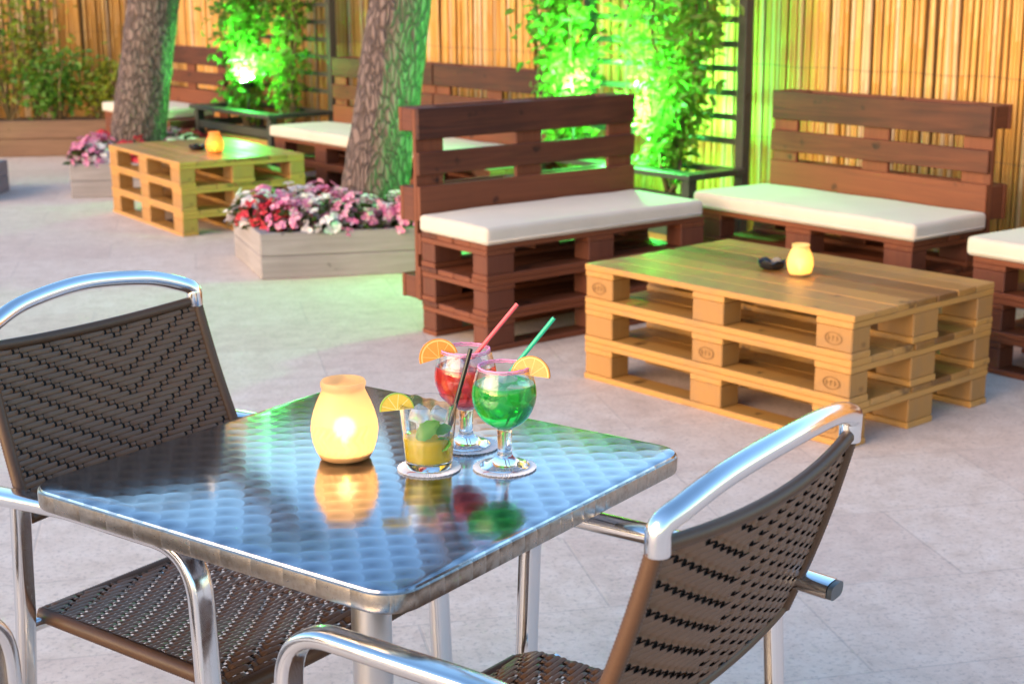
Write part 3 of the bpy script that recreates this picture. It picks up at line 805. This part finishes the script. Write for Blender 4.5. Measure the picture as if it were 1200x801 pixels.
def vine(base, H, w, n, label, seed, lean=(0, 0), leaf=0.065, z0=0.33):
    rr = random.Random(seed)
    v = thing("climbing_vine", label, "climbing plant", (base[0], base[1], z0), ROW, "green-lit climbers on the trellises")
    st = MB(); lf = MB(); nodes = []
    for i in range(7):
        x = rr.uniform(-.05, .05); y = rr.uniform(-.03, .03); pts = [(x, y, 0)]
        z = 0
        tx = rr.uniform(-.5, .5)*w; ty = rr.uniform(-.12, .12)
        while z < H*rr.uniform(.8, 1.0):
            z += 0.16; s = min(1, z/(H*0.6))
            pts.append((lean[0]*z+tx*s+rr.gauss(0, .025), ty*s+rr.gauss(0, .02), z))
        pth = smoothpath(pts, 4); m_ = len(pth)
        st.tube(pth, [0.013*(1-0.75*k/m_) for k in range(m_)], 6)
        nodes += [p for p in pth if p.z > 0.22]
    for i in range(n):
        p = rr.choice(nodes); s = min(1.0, 0.35+p.z/(H*0.7))
        c = p+Vector((rr.gauss(0, .105*w/0.5*s), rr.gauss(-.02, .075*s), rr.gauss(0, .05)))
        lf.leaf(c, (rr.gauss(0, 1), rr.gauss(-.3, .8), rr.gauss(-.35, .6)), (rr.gauss(0, .7), rr.gauss(-.5, .7), .7), leaf*rr.uniform(.6, 1.25), leaf*rr.uniform(.4, .62))
    for i in range(26):   # stray shoots
        p = rr.choice(nodes); d = Vector((rr.gauss(0, 1), rr.gauss(-.2, .5), rr.gauss(.1, .6))).normalized(); L = rr.uniform(.12, .26)
        q = [p, p+d*L*.5+Vector((0, 0, .02)), p+d*L]
        st.tube(q, [0.004, 0.003, 0.002], 5)
        for k in range(6):
            lf.leaf(p+d*L*(k+1)/6, (rr.gauss(0, 1), rr.gauss(0, 1), rr.gauss(0, .6)), (rr.gauss(0, 1), rr.gauss(0, 1), 1), leaf, leaf*.5)
    st.build("stem", "stem", v, smooth=True); lf.build("foliage", "leaf_vine", v)
    return v
vine(tn(-10.08, 5.30), 1.5, 0.52, 2300, "bushy bright green climber around the glaring lamp in the back-left trellis box", 21)
vine(tn(-9.60, 5.36), 1.5, 0.28, 800, "thin green climber on the right end of the back-left trellis", 22)
vine(tn(-6.34, 5.33), 1.45, 0.30, 1700, "left green climber of the middle trellis, rising behind the side-on bench", 23, (-0.05, 0))
vine(tn(-5.60, 5.33), 1.45, 0.31, 1900, "right green climber of the middle trellis, its bare stems showing above the box", 24, (0.02, 0))

def flood(loc, label, tilt=38, cone=150, point=GREEN_W, beam=GREEN_SPOT_W):
    f = thing("flood_lamp", label, "garden light", loc, ROW, "green flood lamps")
    m = MB(); m.lathe([(0.028, -0.05), (0.045, -0.035), (0.055, 0.0), (0.057, 0.012)], 24, True, False); m.build("lamp_housing", "lamp_body", f, smooth=40.0)
    m = MB(); m.lathe([(0.0, 0.016), (0.03, 0.013), (0.052, 0.006)], 24, False, False); m.build("lens", "lens", f, smooth=True)
    m = MB(); m.tube([(0, 0, -0.05), (0, 0, -0.30)], 0.008, 8); m.build("spike", "lamp_body", f, smooth=True)
    for c in kids(f): c.rotation_euler = (R(tilt), 0, 0) if c.name.startswith(("lamp", "lens")) else (0, 0, 0)
    ld = bpy.data.lights.new("green_flood_light", 'POINT'); ld.energy = point; ld.color = (0.10, 1.0, 0.16); ld.shadow_soft_size = 0.05
    lo = bpy.data.objects.new("green_flood_light", ld); COL.objects.link(lo); lo.parent = f; lo.location = (0, -0.05, 0.08)
    sd = bpy.data.lights.new("green_flood_beam", 'SPOT'); sd.energy = beam; sd.color = (0.10, 1.0, 0.16); sd.spot_size = R(cone); sd.spot_blend = 0.5; sd.shadow_soft_size = 0.05
    so = bpy.data.objects.new("green_flood_beam", sd); COL.objects.link(so); so.parent = f; so.location = (0, -0.02, 0.04); so.rotation_euler = (R(90+55), 0, 0)
    return f
flood(tn(-9.92, 5.22, 0.74), "glaring green flood lamp among the leaves of the back-left trellis box", 20, 120, GREEN_W*1.0, GREEN_SPOT_W*1.5)
flood(tn(-5.80, 5.19, 0.66), "green flood lamp at the foot of the right climber of the middle trellis", -35, 150, GREEN_W*2.8, GREEN_SPOT_W*0.8)
flood(tn(-6.22, 5.20, 0.80), "green flood lamp shining through the left climber of the middle trellis", -35, 130, GREEN_W*0.4, GREEN_SPOT_W*0.45)

# ------------------------------------------------------------------ bistro table
UA = -0.631
U = Vector((math.cos(UA), math.sin(UA), 0)); V = Vector((-math.sin(UA), math.cos(UA), 0))
TC = Vector((-0.224, 2.204, 0))
def rsq(half, rad, n=10):
    out = []
    for cx, cy_, a0 in ((1, 1, 0), (-1, 1, 90), (-1, -1, 180), (1, -1, 270)):
        for i in range(n+1):
            a = R(a0+90*i/n); out.append((cx*(half-rad)+rad*math.cos(a), cy_*(half-rad)+rad*math.sin(a)))
    return out
BT = thing("bistro_table", "square steel bistro table with swirl-polished top, carrying the cocktails", "table", TC, UA)
HT = 0.73
m = MB(); n_ = len(rsq(.3, .05))
rings = [(0.3580, 0.048, HT-0.004), (0.3565, 0.047, HT-0.0008), (0.3535, 0.045, HT)]
vs = []
for h_, r_, z_ in rings: vs += [(x, y, z_) for x, y in rsq(h_, r_)]
fs = [(j*n_+i, j*n_+(i+1) % n_, (j+1)*n_+(i+1) % n_, (j+1)*n_+i) for j in range(2) for i in range(n_)]
fs.append(tuple(2*n_+i for i in range(n_)))
m.add(vs, fs); m.build("tabletop", "swirl", BT, smooth=30.0)
m = MB(); vs = []
prof = [(0.3582, .048, HT-0.0035), (0.3605, .050, HT-0.0055), (0.3610, .0505, HT-0.010), (0.3605, .050, HT-0.027), (0.3585, .048, HT-0.031), (0.343, .038, HT-0.031), (0.342, .038, HT-0.012)]
for h_, r_, z_ in prof: vs += [(x, y, z_) for x, y in rsq(h_, r_)]
fs = [(j*n_+i, j*n_+(i+1) % n_, (j+1)*n_+(i+1) % n_, (j+1)*n_+i) for j in range(len(prof)-1) for i in range(n_)]
m.add(vs, fs); m.build("rim", "rim", BT, smooth=40.0)
m = MB(); m.lathe([(0.032, 0.045), (0.032, HT-0.035), (0.09, HT-0.034), (0.09, HT-0.028)], 40); m.build("column", "alu_dark", BT, smooth=40.0)
for i in range(4):
    a = R(45+90*i); d = Vector((math.cos(a), math.sin(a), 0))
    m = MB(); m.tube([d*0.03+Vector((0, 0, .06)), d*0.15+Vector((0, 0, .05)), d*0.33+Vector((0, 0, .018))], [0.022, 0.02, 0.016], 12)
    leg = m.build("leg", "alu_dark", BT, smooth=40.0)
    m = MB(); m.lathe([(0.02, 0.0), (0.022, 0.006), (0.018, 0.016)], 16, c=d*0.32); m.build("foot_pad", "plastic", leg, smooth=40.0)

# ------------------------------------------------------------------ wicker chairs
def weave(S, na, nb, wa, wb, d, inv=False):
    """twill of flat strands over the surface S(a,b) -> (point, normal), a,b in [0,1]"""
    m = MB()
    def over(i, j):
        k = (j + i) if (j < na*0.6) else (j - i)
        return ((k % 4) != 0) != inv
    def strand(n_along, along_a, idx, n_cross, hw):
        pts = []
        for k in range(n_along):
            o = over(idx, k) if along_a else not over(k, idx)
            pts.append((k+0.5, d if o else -d))
        fine = []
        for k in range(n_along):
            x, h = pts[k]
            if k == 0: fine.append((0.0, h))
            fine.append((x-0.27, h)); fine.append((x+0.27, h))
            if k == n_along-1: fine.append((float(n_along), h))
        vs = []
        for x, h in fine:
            tt = min(0.9999, max(0.0001, x/n_along)); c = (idx+0.5)/n_cross
            for sgn, lift in ((-1, 0.0), (0, 1.0), (1, 0.0)):
                cc = c+sgn*hw/n_cross
                p, nn = S(tt, cc) if along_a else S(cc, tt)
                vs.append(p+nn*(h+d*0.5*(lift-0.5)))
        q = len(fine); fs = []
        for k in range(q-1):
            for e in range(2):
                fs.append((k*3+e, k*3+e+1, (k+1)*3+e+1, (k+1)*3+e))
        m.add(vs, fs)
    for i in range(nb): strand(na, True, i, nb, wa)
    for j in range(na): strand(nb, False, j, na, wb)
    return m
def gap_shade(S, n=14):  # added sheet at mid-weave, painting the gaps between strands as shade
    m = MB(); vs = [S(i/n, j/n)[0] for i in range(n+1) for j in range(n+1)]
    m.add(vs, [(i*(n+1)+j, i*(n+1)+j+1, (i+1)*(n+1)+j+1, (i+1)*(n+1)+j) for i in range(n) for j in range(n)])
    return m
def ringed(m, pts, r, pitch=0.0052, n=10, sec=None):
    P = [Vector(p) for p in pts]; L = [0]
    for i in range(1, len(P)): L.append(L[-1]+(P[i]-P[i-1]).length)
    tot = L[-1]; k = int(tot/pitch)*2; out = []; rad = []
    j = 0
    for i in range(k+1):
        s = tot*i/k
        while j < len(P)-2 and L[j+1] < s: j += 1
        f = (s-L[j])/max(1e-9, L[j+1]-L[j]); out.append(P[j].lerp(P[j+1], f)); rad.append(r*(1.0 if i % 2 else 0.90))
    m.tube(out, rad, n)
def wicker_chair(loc, rot, hw, label, inv=False):
    c = thing("bistro_armchair", label, "chair", loc, rot, "wicker bistro armchairs")
    ay = 0.268; sec = (0.0205, 0.0125)
    for s in (-1, 1):
        m = MB()
        pts = fillet([(-0.265, s*ay, 0.645), (-0.05, s*ay, 0.661), (0.238, s*ay, 0.660), (0.265, s*ay, 0.0)], [0.4, 0.085], 12)
        m.tube(pts, 0, 20, sec, side=(0, 1, 0))
        arm = m.build("arm_frame", "alu", c, smooth=50.0)
        m = MB(); m.tube([(-0.266, s*ay, 0.645), (-0.273, s*ay, 0.6445)], 0, 20, (0.0193, 0.0113), side=(0, 1, 0)); m.build("end_cap", "plastic", arm, smooth=40.0)
        m = MB(); m.lathe([(0.019, 0.0), (0.0215, 0.004), (0.0215, 0.02)], 16, c=(0.265, s*ay, -0.0)); m.build("foot_cap", "plastic", arm, smooth=40.0)
        m = MB(); m.tube([(-0.175, s*ay, 0.646), (-0.186, s*ay, 0.45), (-0.235, s*ay, 0.0)], 0, 18, (0.0165, 0.0115), side=(0, 1, 0))
        leg = m.build("rear_leg", "alu", c, smooth=50.0)
        m = MB(); m.lathe([(0.019, 0.0), (0.0215, 0.004), (0.0215, 0.02)], 16, c=(-0.235, s*ay, 0.0)); m.build("foot_cap", "plastic", leg, smooth=40.0)
    # seat frame rails under the woven seat
    m = MB()
    m.tube([(0.19, -ay, 0.415), (0.19, ay, 0.415)], 0.011, 14); m.tube([(-0.19, -ay, 0.425), (-0.19, ay, 0.425)], 0.011, 14)
    m.build("cross_rail", "alu", c, smooth=40.0)
    sy = 0.226
    def S(a, b):
        x = -0.20+0.435*a; y = -sy+2*sy*b
        z = 0.440+0.004*math.cos(b*math.pi*2)-0.010*math.sin(math.pi*b)*math.sin(math.pi*a) - 0.022*max(0, (a-0.86)/0.14)**2
        return Vector((x, y, z)), Vector((0, 0, 1))
    weave(lambda a, b: S(b, a), 27, 42, 0.46, 0.28, 0.0030).build("seat", "wicker", c, smooth=True)
    m = MB()
    for s in (-1, 1): ringed(m, [(-0.20, s*sy, 0.434), (0.0, s*sy, 0.432), (0.20, s*sy, 0.430), (0.232, s*sy*0.985, 0.417)], 0.0135)
    ringed(m, [(0.236, -sy, 0.414), (0.242, -sy*.5, 0.414), (0.243, 0, 0.414), (0.242, sy*.5, 0.414), (0.236, sy, 0.414)], 0.0145)
    ringed(m, [(-0.203, -sy, 0.432), (-0.203, sy, 0.432)], 0.0125)
    m.build("seat_wrap", "wicker_wrap", c, smooth=True)
    # backrest: woven panel between two wrapped uprights, bowed back
    def prof(b):     # b 0 bottom .. 1 top
        return -0.196-0.094*b-0.006*math.sin(b*math.pi), 0.605+0.272*b
    def SB(a, b):
        x, z = prof(b); y = (-hw+2*hw*a)*(1.05-0.05*b)
        bow = 0.020*(1-(2*a-1)**2)
        t = Vector((-0.20, 0, 0.98)); nn = Vector((0.98, (2*a-1)*-0.16, 0.20)).normalized()
        return Vector((x-bow, y, z-0.012*(1-(2*a-1)**2)*b)), nn
    bk = weave(SB, 27, 31, 0.485, 0.30, 0.0030, inv).build("backrest", "wicker", c, smooth=True)
    gap_shade(SB).build("gap_shade_sheet", "gap_dark", bk, smooth=True)
    m = MB()
    for s in (0.0, 1.0): ringed(m, [SB(s, b/10)[0]+Vector((0, (s-.5)*.006, 0)) for b in range(11)], 0.0112)
    for b in (0.0, 1.0): ringed(m, [SB(a/12, b)[0] for a in range(13)], 0.0095 if b else 0.009)
    m.build("back_wrap", "wicker_wrap", c, smooth=True)
    for s in (0.0, 1.0):   # short lug joining upright and arm
        p = SB(s, 0.12)[0]; sg = -1 if s == 0 else 1
        m = MB(); m.tube([p, Vector((p.x+0.004, sg*(ay-0.004), 0.648))], 0.008, 12); m.build("bracket", "alu", c, smooth=40.0)
    # polished top rail, plugged into the uprights
    l, r_ = SB(0, 1)[0], SB(1, 1)[0]
    pts = smoothpath([l+Vector((0, 0, -0.004)), l+Vector((-0.002, 0.002, 0.022)), l+Vector((-0.012, 0.032, 0.037)), l+Vector((-0.024, hw*0.45, 0.056)), l.lerp(r_, 0.5)+Vector((-0.034, 0, 0.066)), r_+Vector((-0.024, -hw*0.45, 0.056)), r_+Vector((-0.012, -0.032, 0.037)), r_+Vector((-0.002, -0.002, 0.022)), r_+Vector((0, 0, -0.004))], 8)
    m = MB(); m.tube(pts, 0.0142, 18, side=(1, 0, 0.2)); m.build("top_rail", "alu", c, smooth=True)
    for q in (l, r_):
        m = MB(); m.lathe([(0.0138, -0.010), (0.0145, -0.008), (0.0145, 0.016), (0.0140, 0.019)], 18, c=q); m.build("ferrule", "alu", c, smooth=40.0)
    return c
def at_uv(u, v): return TC+U*u+V*v
wicker_chair(at_uv(-0.33, 0.0), UA, 0.225, "brown wicker bistro armchair facing right, tucked under the table's left side")
wicker_chair(at_uv(0.435, -0.11), UA+math.pi, 0.245, "brown wicker bistro armchair seen from behind at the table's right side", True)
wicker_chair(at_uv(-0.43, -0.79), UA+math.pi/2, 0.225, "bistro armchair of which just a bent metal arm shows at the lower left edge")

# ------------------------------------------------------------------ candle jars
JAR = [(0.034, 0.0), (0.040, 0.003), (0.0455, 0.014), (0.0505, 0.030), (0.0525, 0.046), (0.0515, 0.060), (0.0475, 0.076), (0.0415, 0.092), (0.0355, 0.105), (0.0335, 0.110), (0.0335, 0.113), (0.0352, 0.117), (0.0352, 0.122), (0.0335, 0.125)]
def candle(loc, scale, mat, watts, label, color=(1.0, 0.80, 0.56)):
    t = thing("candle_jar", label, "candle holder", loc, 0, "candle jars")
    p = [(r*scale, z*scale) for r, z in JAR]
    inner = [((r-0.0022)*scale, z*scale) for r, z in reversed(JAR[:-1])]
    m = MB(); m.lathe(p+inner[:-1]+[(0.030*scale, 0.004*scale)], 56, True, True); m.build("jar", mat, t, smooth=60.0)
    m = MB(); m.lathe([(0.030*scale, 0.0045*scale), (0.037*scale, 0.006*scale), (0.0415*scale, 0.012*scale), (0.01*scale, 0.0135*scale)], 32); w = m.build("wax", "wax", t, smooth=40.0)
    m = MB(); m.lathe([(0.0005, 0.018*scale), (0.0045, 0.028*scale), (0.0040, 0.036*scale), (0.0004, 0.052*scale)], 12); m.build("flame", "flame", w, smooth=True)
    ld = bpy.data.lights.new("candle_light", 'POINT'); ld.energy = watts; ld.color = color; ld.shadow_soft_size = 0.018
    lo = bpy.data.objects.new("candle_light", ld); COL.objects.link(lo); lo.parent = t; lo.location = (0, 0, 0.048*scale)
    return t
candle((-0.262, 2.252, HT+0.0005), 1.0, "jar", CANDLE_W, "large glowing amber candle jar with embossed pattern on the steel bistro table")
candle((1.015, 5.21, 0.4335), 0.88, "jar_white", CANDLE_W*0.7, "cream frosted candle jar beside the black ashtray on the near pallet table", (1, .7, .35))
candle((-1.795, 9.16, 0.4335), 1.0, "jar_orange", CANDLE_W*1.1, "glowing orange candle jar on the back pallet table", (1, .55, .2))

def ashtray(loc, label):
    t = thing("ashtray", label, "ashtray", loc, 0.4, "black ashtrays")
    m = MB(); n = 48; vs = []
    prof = [(0.034, 0.0), (0.043, 0.006), (0.049, 0.022), (0.050, 0.034), (0.044, 0.035), (0.040, 0.02), (0.034, 0.009), (0.0, 0.008)]
    for j, (r, z) in enumerate(prof):
        for i in range(n):
            a = 2*math.pi*i/n; k = 0.010*(0.5+0.5*math.cos(6*a))**2 if 2 <= j <= 5 else 0
            vs.append((r*math.cos(a), r*math.sin(a), max(0.0, z-k)))
    fs = [(j*n+i, j*n+(i+1) % n, (j+1)*n+(i+1) % n, (j+1)*n+i) for j in range(len(prof)-1) for i in range(n)]+[tuple(reversed(range(n)))]
    m.add(vs, fs); m.build("bowl", "black_glass", t, smooth=40.0); return t
ashtray((0.935, 5.33, 0.4335), "black scalloped ashtray beside the cream candle jar on the near pallet table")
ashtray((-1.93, 9.30, 0.4335), "dark ashtray half hidden behind the orange candle jar on the back pallet table")

# ------------------------------------------------------------------ cocktails
def coaster(c, label):
    t = thing("paper_coaster", label, "coaster", c, 0, "white paper coasters")
    m = MB(); n = 144; vs = []
    for r, z in ((0.047, 0.0), (0.0485, 0.0016), (0.044, 0.0017), (0.0, 0.0014)):
        for i in range(n):
            a = 2*math.pi*i/n; k = 1+(0.020*math.cos(36*a) if r > .045 else 0)
            vs.append((r*k*math.cos(a), r*k*math.sin(a), z+(0.0006*math.cos(72*a) if r > .04 else 0)))
    fs = [(j*n+i, j*n+(i+1) % n, (j+1)*n+(i+1) % n, (j+1)*n+i) for j in range(3) for i in range(n)]
    m.add(vs, fs); m.build("paper", "paper", t)
    m = MB()   # small printed emblem: red swoosh with a line of dark dashes
    pts = [(-0.020+0.012*math.cos(a), -0.031+0.005*math.sin(a)) for a in [R(200-k*14) for k in range(12)]]
    for (x0, y0), (x1, y1) in zip(pts, pts[1:]):
        m.add([(x0, y0-.0014, .0024), (x1, y1-.0014, .0024), (x1, y1+.0012, .0024), (x0, y0+.0012, .0024)], [(0, 1, 2, 3)])
    m.build("red_emblem", "print_red", t)
    m = MB()
    for i in range(6): m.add([(-0.004+i*.0042, -0.0335, .0024), (-0.001+i*.0042, -0.0335, .0024), (-0.001+i*.0042, -0.0315, .0024), (-0.004+i*.0042, -0.0315, .0024)], [(0, 1, 2, 3)])
    m.build("printed_line", "print_grey", t)
    return t
ZC = HT+0.0005; ZG = HT+0.0030
PT = Vector((-0.128, 2.196, 0)); PG = Vector((-0.0125, 2.196, 0)); PR = Vector((-0.074, 2.305, 0))
coaster((PT.x, PT.y, ZC), "white paper coaster under the mint tumbler")
coaster((PG.x, PG.y, ZC), "white paper coaster under the green cocktail")
coaster((PR.x+0.004, PR.y, ZC), "white paper coaster under the red cocktail")

def goblet(p, drink, label, dlabel):
    t = thing("cocktail_goblet", label, "cocktail glass", (p.x, p.y, ZG), 0, "sugar-rimmed goblets")
    outer = [(0.0, 0.0), (0.036, 0.0), (0.0385, 0.0015), (0.036, 0.004), (0.022, 0.0085), (0.0135, 0.015), (0.0112, 0.022), (0.0108, 0.035), (0.0118, 0.055), (0.0140, 0.062), (0.026, 0.0685), (0.038, 0.080), (0.0465, 0.097), (0.0492, 0.112), (0.0480, 0.127), (0.0440, 0.143), (0.0392, 0.158)]
    o2 = smoothpath([(r, 0, z) for r, z in outer[5:]], 4); outer = outer[:5]+[(v.x, v.z) for v in o2]
    inn = [(0.0378, 0.1585), (0.0424, 0.143), (0.0464, 0.127), (0.0476, 0.112), (0.0448, 0.098), (0.0365, 0.082), (0.025, 0.0715), (0.012, 0.067), (0.0, 0.0662)]
    i2 = [(v.x, v.z) for v in smoothpath([(r, 0, z) for r, z in inn], 4)]
    m = MB(); m.lathe(outer+i2, 64, False, False); m.build("glass", "glass", t, smooth=50.0)
    liq = [(0.0, 0.0660)]+[(r+0.0003, z) for r, z in reversed(i2) if 0.0 < r and z < 0.131]
    top = liq[-1]
    liq += [(top[0]-0.001, top[1]+0.0006), (top[0]-0.004, top[1]-0.0002), (0.0, top[1]-0.0004)]
    m = MB(); m.lathe(liq, 64, False, False); m.build("drink", drink, t, smooth=50.0)
    m = MB(); rr = random.Random(int(p.x*1e4))
    for k in range(2):
        pts = [((0.0388+rr.gauss(0, .0005))*math.cos(a), (0.0388+rr.gauss(0, .0005))*math.sin(a), 0.1575-k*0.0035+rr.gauss(0, .0003)) for a in [2*math.pi*i/72 for i in range(72)]]
        m.tube(pts, 0.0014-0.0003*k, 7, closed=True)
    m.build("sugar_rim", "sugar", t, smooth=True)
    m = MB(); m.lathe([(0.0, 0.0005), (0.009, 0.0008)], 24, False, False)
    return t
goblet(PG, "drink_green", "round goblet of bright green cocktail with ice and a pink sugar rim", None)
goblet(PR, "drink_red", "round goblet of red cocktail with a pink sugar rim, behind the tumbler", None)
# the tumbler
def tumbler(p):
    t = thing("tumbler", "straight tumbler of yellow mint cocktail with a lime slice", "cocktail glass", (p.x, p.y, ZG))
    n = 60
    outer = [(0.0, 0.0), (0.033, 0.0), (0.0352, 0.002), (0.0360, 0.010), (0.0385, 0.04), (0.0415, 0.07), (0.0450, 0.1035)]
    inn = [(0.0436, 0.1035), (0.0400, 0.07), (0.0370, 0.04), (0.0342, 0.016), (0.031, 0.0125), (0.0, 0.0120)]
    m = MB(); vs = []; pr = outer+inn
    for r, z in pr:
        for i in range(n):
            a = 2*math.pi*i/n; k = 1+(0.006*math.cos(12*a) if 0.01 < z < 0.075 and (r, z) in outer else 0)
            vs.append((r*k*math.cos(a), r*k*math.sin(a), z))
    m.add(vs, [(j*n+i, j*n+(i+1) % n, (j+1)*n+(i+1) % n, (j+1)*n+i) for j in range(len(pr)-1) for i in range(n)])
    m.build("glass", "glass", t, smooth=50.0)
    m = MB(); m.lathe([(0.0, 0.0118), (0.0312, 0.0123), (0.0345, 0.016), (0.0373, 0.04), (0.0381, 0.0495), (0.0375, 0.0502), (0.0, 0.0500)], 60, False, False)
    m.build("drink", "drink_yellow", t, smooth=50.0)
    return t
tumbler(PT)
def ice(c, s, e, label, group):
    bm = bmesh.new(); bmesh.ops.create_cube(bm, size=s)
    bmesh.ops.bevel(bm, geom=bm.edges[:], offset=s*0.24, segments=3, profile=0.6, affect='EDGES')
    rr = random.Random(int(c[0]*1e5+c[2]*1e4))
    for v in bm.verts: v.co *= 1+rr.uniform(-.04, .04)
    me = bpy.data.meshes.new("ice_cube"); bm.to_mesh(me); bm.free()
    me.polygons.foreach_set("use_smooth", [True]*len(me.polygons)); me.materials.append(M['ice'])
    o = bpy.data.objects.new("ice_cube", me); COL.objects.link(o); o.location = c; o.rotation_euler = e
    return tag(o, label, "ice", group)
for dx, dy, dz, s in ((-0.021, -0.012, 0.128, 0.022), (0.016, -0.024, 0.122, 0.022), (0.004, 0.014, 0.130, 0.024), (0.027, 0.006, 0.118, 0.021), (-0.02, 0.018, 0.112, 0.022), (-0.004, -0.012, 0.100, 0.022)):
    ice((PG.x+dx, PG.y+dy, ZG+dz), s, (dx*50, dy*70, dz*30), "ice cube floating in the green cocktail", "ice in the green cocktail")
for dx, dy, dz, s in ((-0.008, -0.012, 0.129, 0.022), (0.018, 0.002, 0.127, 0.023), (-0.02, 0.012, 0.124, 0.021)):
    ice((PR.x+dx, PR.y+dy, ZG+dz), s, (dx*50, dy*70, dz*30), "ice cube floating in the red cocktail", "ice in the red cocktail")
for dx, dy, dz, s in ((-0.014, 0.012, 0.079, 0.024), (0.013, 0.016, 0.075, 0.024), (0.022, -0.006, 0.058, 0.018), (-0.008, 0.018, 0.056, 0.022), (0.012, -0.006, 0.033, 0.02)):
    ice((PT.x+dx, PT.y+dy, ZG+dz), s, (dx*60, dy*50, dz*30), "ice cube heaped in the mint tumbler", "ice in the mint tumbler")

def straw(p0, p1, mat, label):
    a, b = Vector(p0), Vector(p1); d = b-a; L = d.length
    m = MB(); n = 16; r, ri = 0.0034, 0.0028
    vs = []
    for rr_, z in ((r, 0), (r, L), (ri, L), (ri, 0)):
        for i in range(n): vs.append((rr_*math.cos(2*math.pi*i/n), rr_*math.sin(2*math.pi*i/n), z))
    m.add(vs, [(j*n+i, j*n+(i+1) % n, ((j+1) % 4)*n+(i+1) % n, ((j+1) % 4)*n+i) for j in range(4) for i in range(n)])
    o = m.build("drinking_straw", mat, smooth=40.0)
    o.rotation_mode = 'QUATERNION'; o.rotation_quaternion = d.to_track_quat('Z', 'Y'); o.location = a
    return tag(o, label, "straw", "drinking straws in the cocktails")
straw((PG.x-0.030, PG.y+0.006, ZG+0.098), (PG.x+0.076, PG.y+0.014, ZG+0.228), "straw_green", "green drinking straw standing in the green cocktail")
straw((PR.x-0.022, PR.y+0.006, ZG+0.100), (PR.x+0.083, PR.y+0.016, ZG+0.226), "straw_red", "coral red drinking straw standing in the red cocktail")
straw((PT.x+0.020, PT.y-0.010, ZG+0.022), (PT.x+0.066, PT.y+0.002, ZG+0.184), "straw_black", "black drinking straw standing in the mint tumbler")

def slice_(c, yaw, tilt, rad, peel, flesh, label, yrot=0.0, sweep=(0, 180)):
    """half wheel of citrus standing upright, cut side down; local x-z plane, thickness along y"""
    t = thing("citrus_slice", label, "fruit slice", c, 0, "citrus slices on the rims")
    t.rotation_euler = (yrot, tilt, yaw)
    n = 26; th = 0.0042
    ar = [R(sweep[0]+(sweep[1]-sweep[0])*i/n) for i in range(n+1)]
    ri = rad*0.93
    m = MB()
    loop = [(0.0, 0.0)]+[(ri*math.cos(a), ri*math.sin(a)) for a in ar]; k = len(loop)
    vs = [(x, -th*.93, z) for x, z in loop]+[(x, th*.93, z) for x, z in loop]
    fs = [(0, i, i+1) for i in range(1, k-1)]+[(k, k+i+1, k+i) for i in range(1, k-1)]+[(i, i+k, (i+1) % k+k, (i+1) % k) for i in range(k)]
    m.add(vs, fs); m.build("flesh", flesh, t)
    m = MB(); ro, rj = rad, rad*0.935
    vs = []
    for r_, y in ((rj, -th), (ro*.985, -th), (ro, -th*.6), (ro, th*.6), (ro*.985, th), (rj, th)):
        vs += [(r_*math.cos(a), y, r_*math.sin(a)) for a in ar]
    q = n+1; fs = [(j*q+i, j*q+i+1, ((j+1) % 6)*q+i+1, ((j+1) % 6)*q+i) for j in range(6) for i in range(n)]
    fs += [tuple(j*q for j in range(6)), tuple(reversed([j*q+n for j in range(6)]))]
    m.add(vs, fs); m.build("peel", peel, t, smooth=40.0)
    return t
slice_((PG.x+0.040, PG.y-0.014, ZG+0.146), R(-14), R(4), 0.030, "peel_orange", "flesh_orange", "orange slice on the right rim of the green cocktail", R(-12))
slice_((PR.x-0.041, PR.y-0.012, ZG+0.146), R(14), R(-14), 0.031, "peel_orange", "flesh_orange", "orange slice on the left rim of the red cocktail", R(-12))
slice_((PT.x-0.046, PT.y-0.014, ZG+0.094), R(10), R(-3), 0.026, "peel_lime", "flesh_lime", "lime slice on the left rim of the mint tumbler", R(-10))

mt = thing("mint_sprig", "fresh green mint leaves sunk in the tumbler", "mint", (PT.x+0.004, PT.y-0.019, ZG+0.052))
def mint_leaf(p, d, nrm, L, W):
    p, d, nrm = Vector(p), Vector(d).normalized(), Vector(nrm)
    nrm = (nrm-d*nrm.dot(d)).normalized(); w = d.cross(nrm); m = MB(); vs = []; n = 9
    for i in range(n+1):
        s = i/n; hw = W*0.5*math.sin(math.pi*min(1, s*0.97+0.03))**0.75*(1.0+0.08*(-1)**i); c = p+d*L*s+nrm*(0.10*L*math.sin(s*3))
        for k, q in enumerate((-1, -.5, 0, .5, 1)): vs.append(c+w*hw*q+nrm*W*(0.16*abs(q)+0.03*math.sin(s*18)*abs(q)))
    m.add(vs, [(i*5+k, i*5+k+1, (i+1)*5+k+1, (i+1)*5+k) for i in range(n) for k in range(4)])
    m.build("mint_leaf", "mint", mt, smooth=True)
mint_leaf((-0.020, -0.004, -0.002), (0.78, -.02, 0.62), (-.4, -1, .35), 0.046, 0.027)
mint_leaf((0.004, 0.002, 0.006), (0.9, 0.1, 0.25), (-.1, -1, .7), 0.030, 0.018)
mint_leaf((0.006, -0.002, -0.012), (0.85, 0.0, 0.10), (0, -1, .4), 0.026, 0.022)
mint_leaf((-0.002, 0.0, -0.010), (-0.8, 0.0, 0.1), (0.1, -1, .5), 0.024, 0.018)
m = MB(); m.tube([(-0.012, 0.004, -0.02), (-0.004, 0.002, -0.004), (0.004, 0.002, 0.006)], 0.0012, 6); m.build("stalk", "mint", mt, smooth=True)
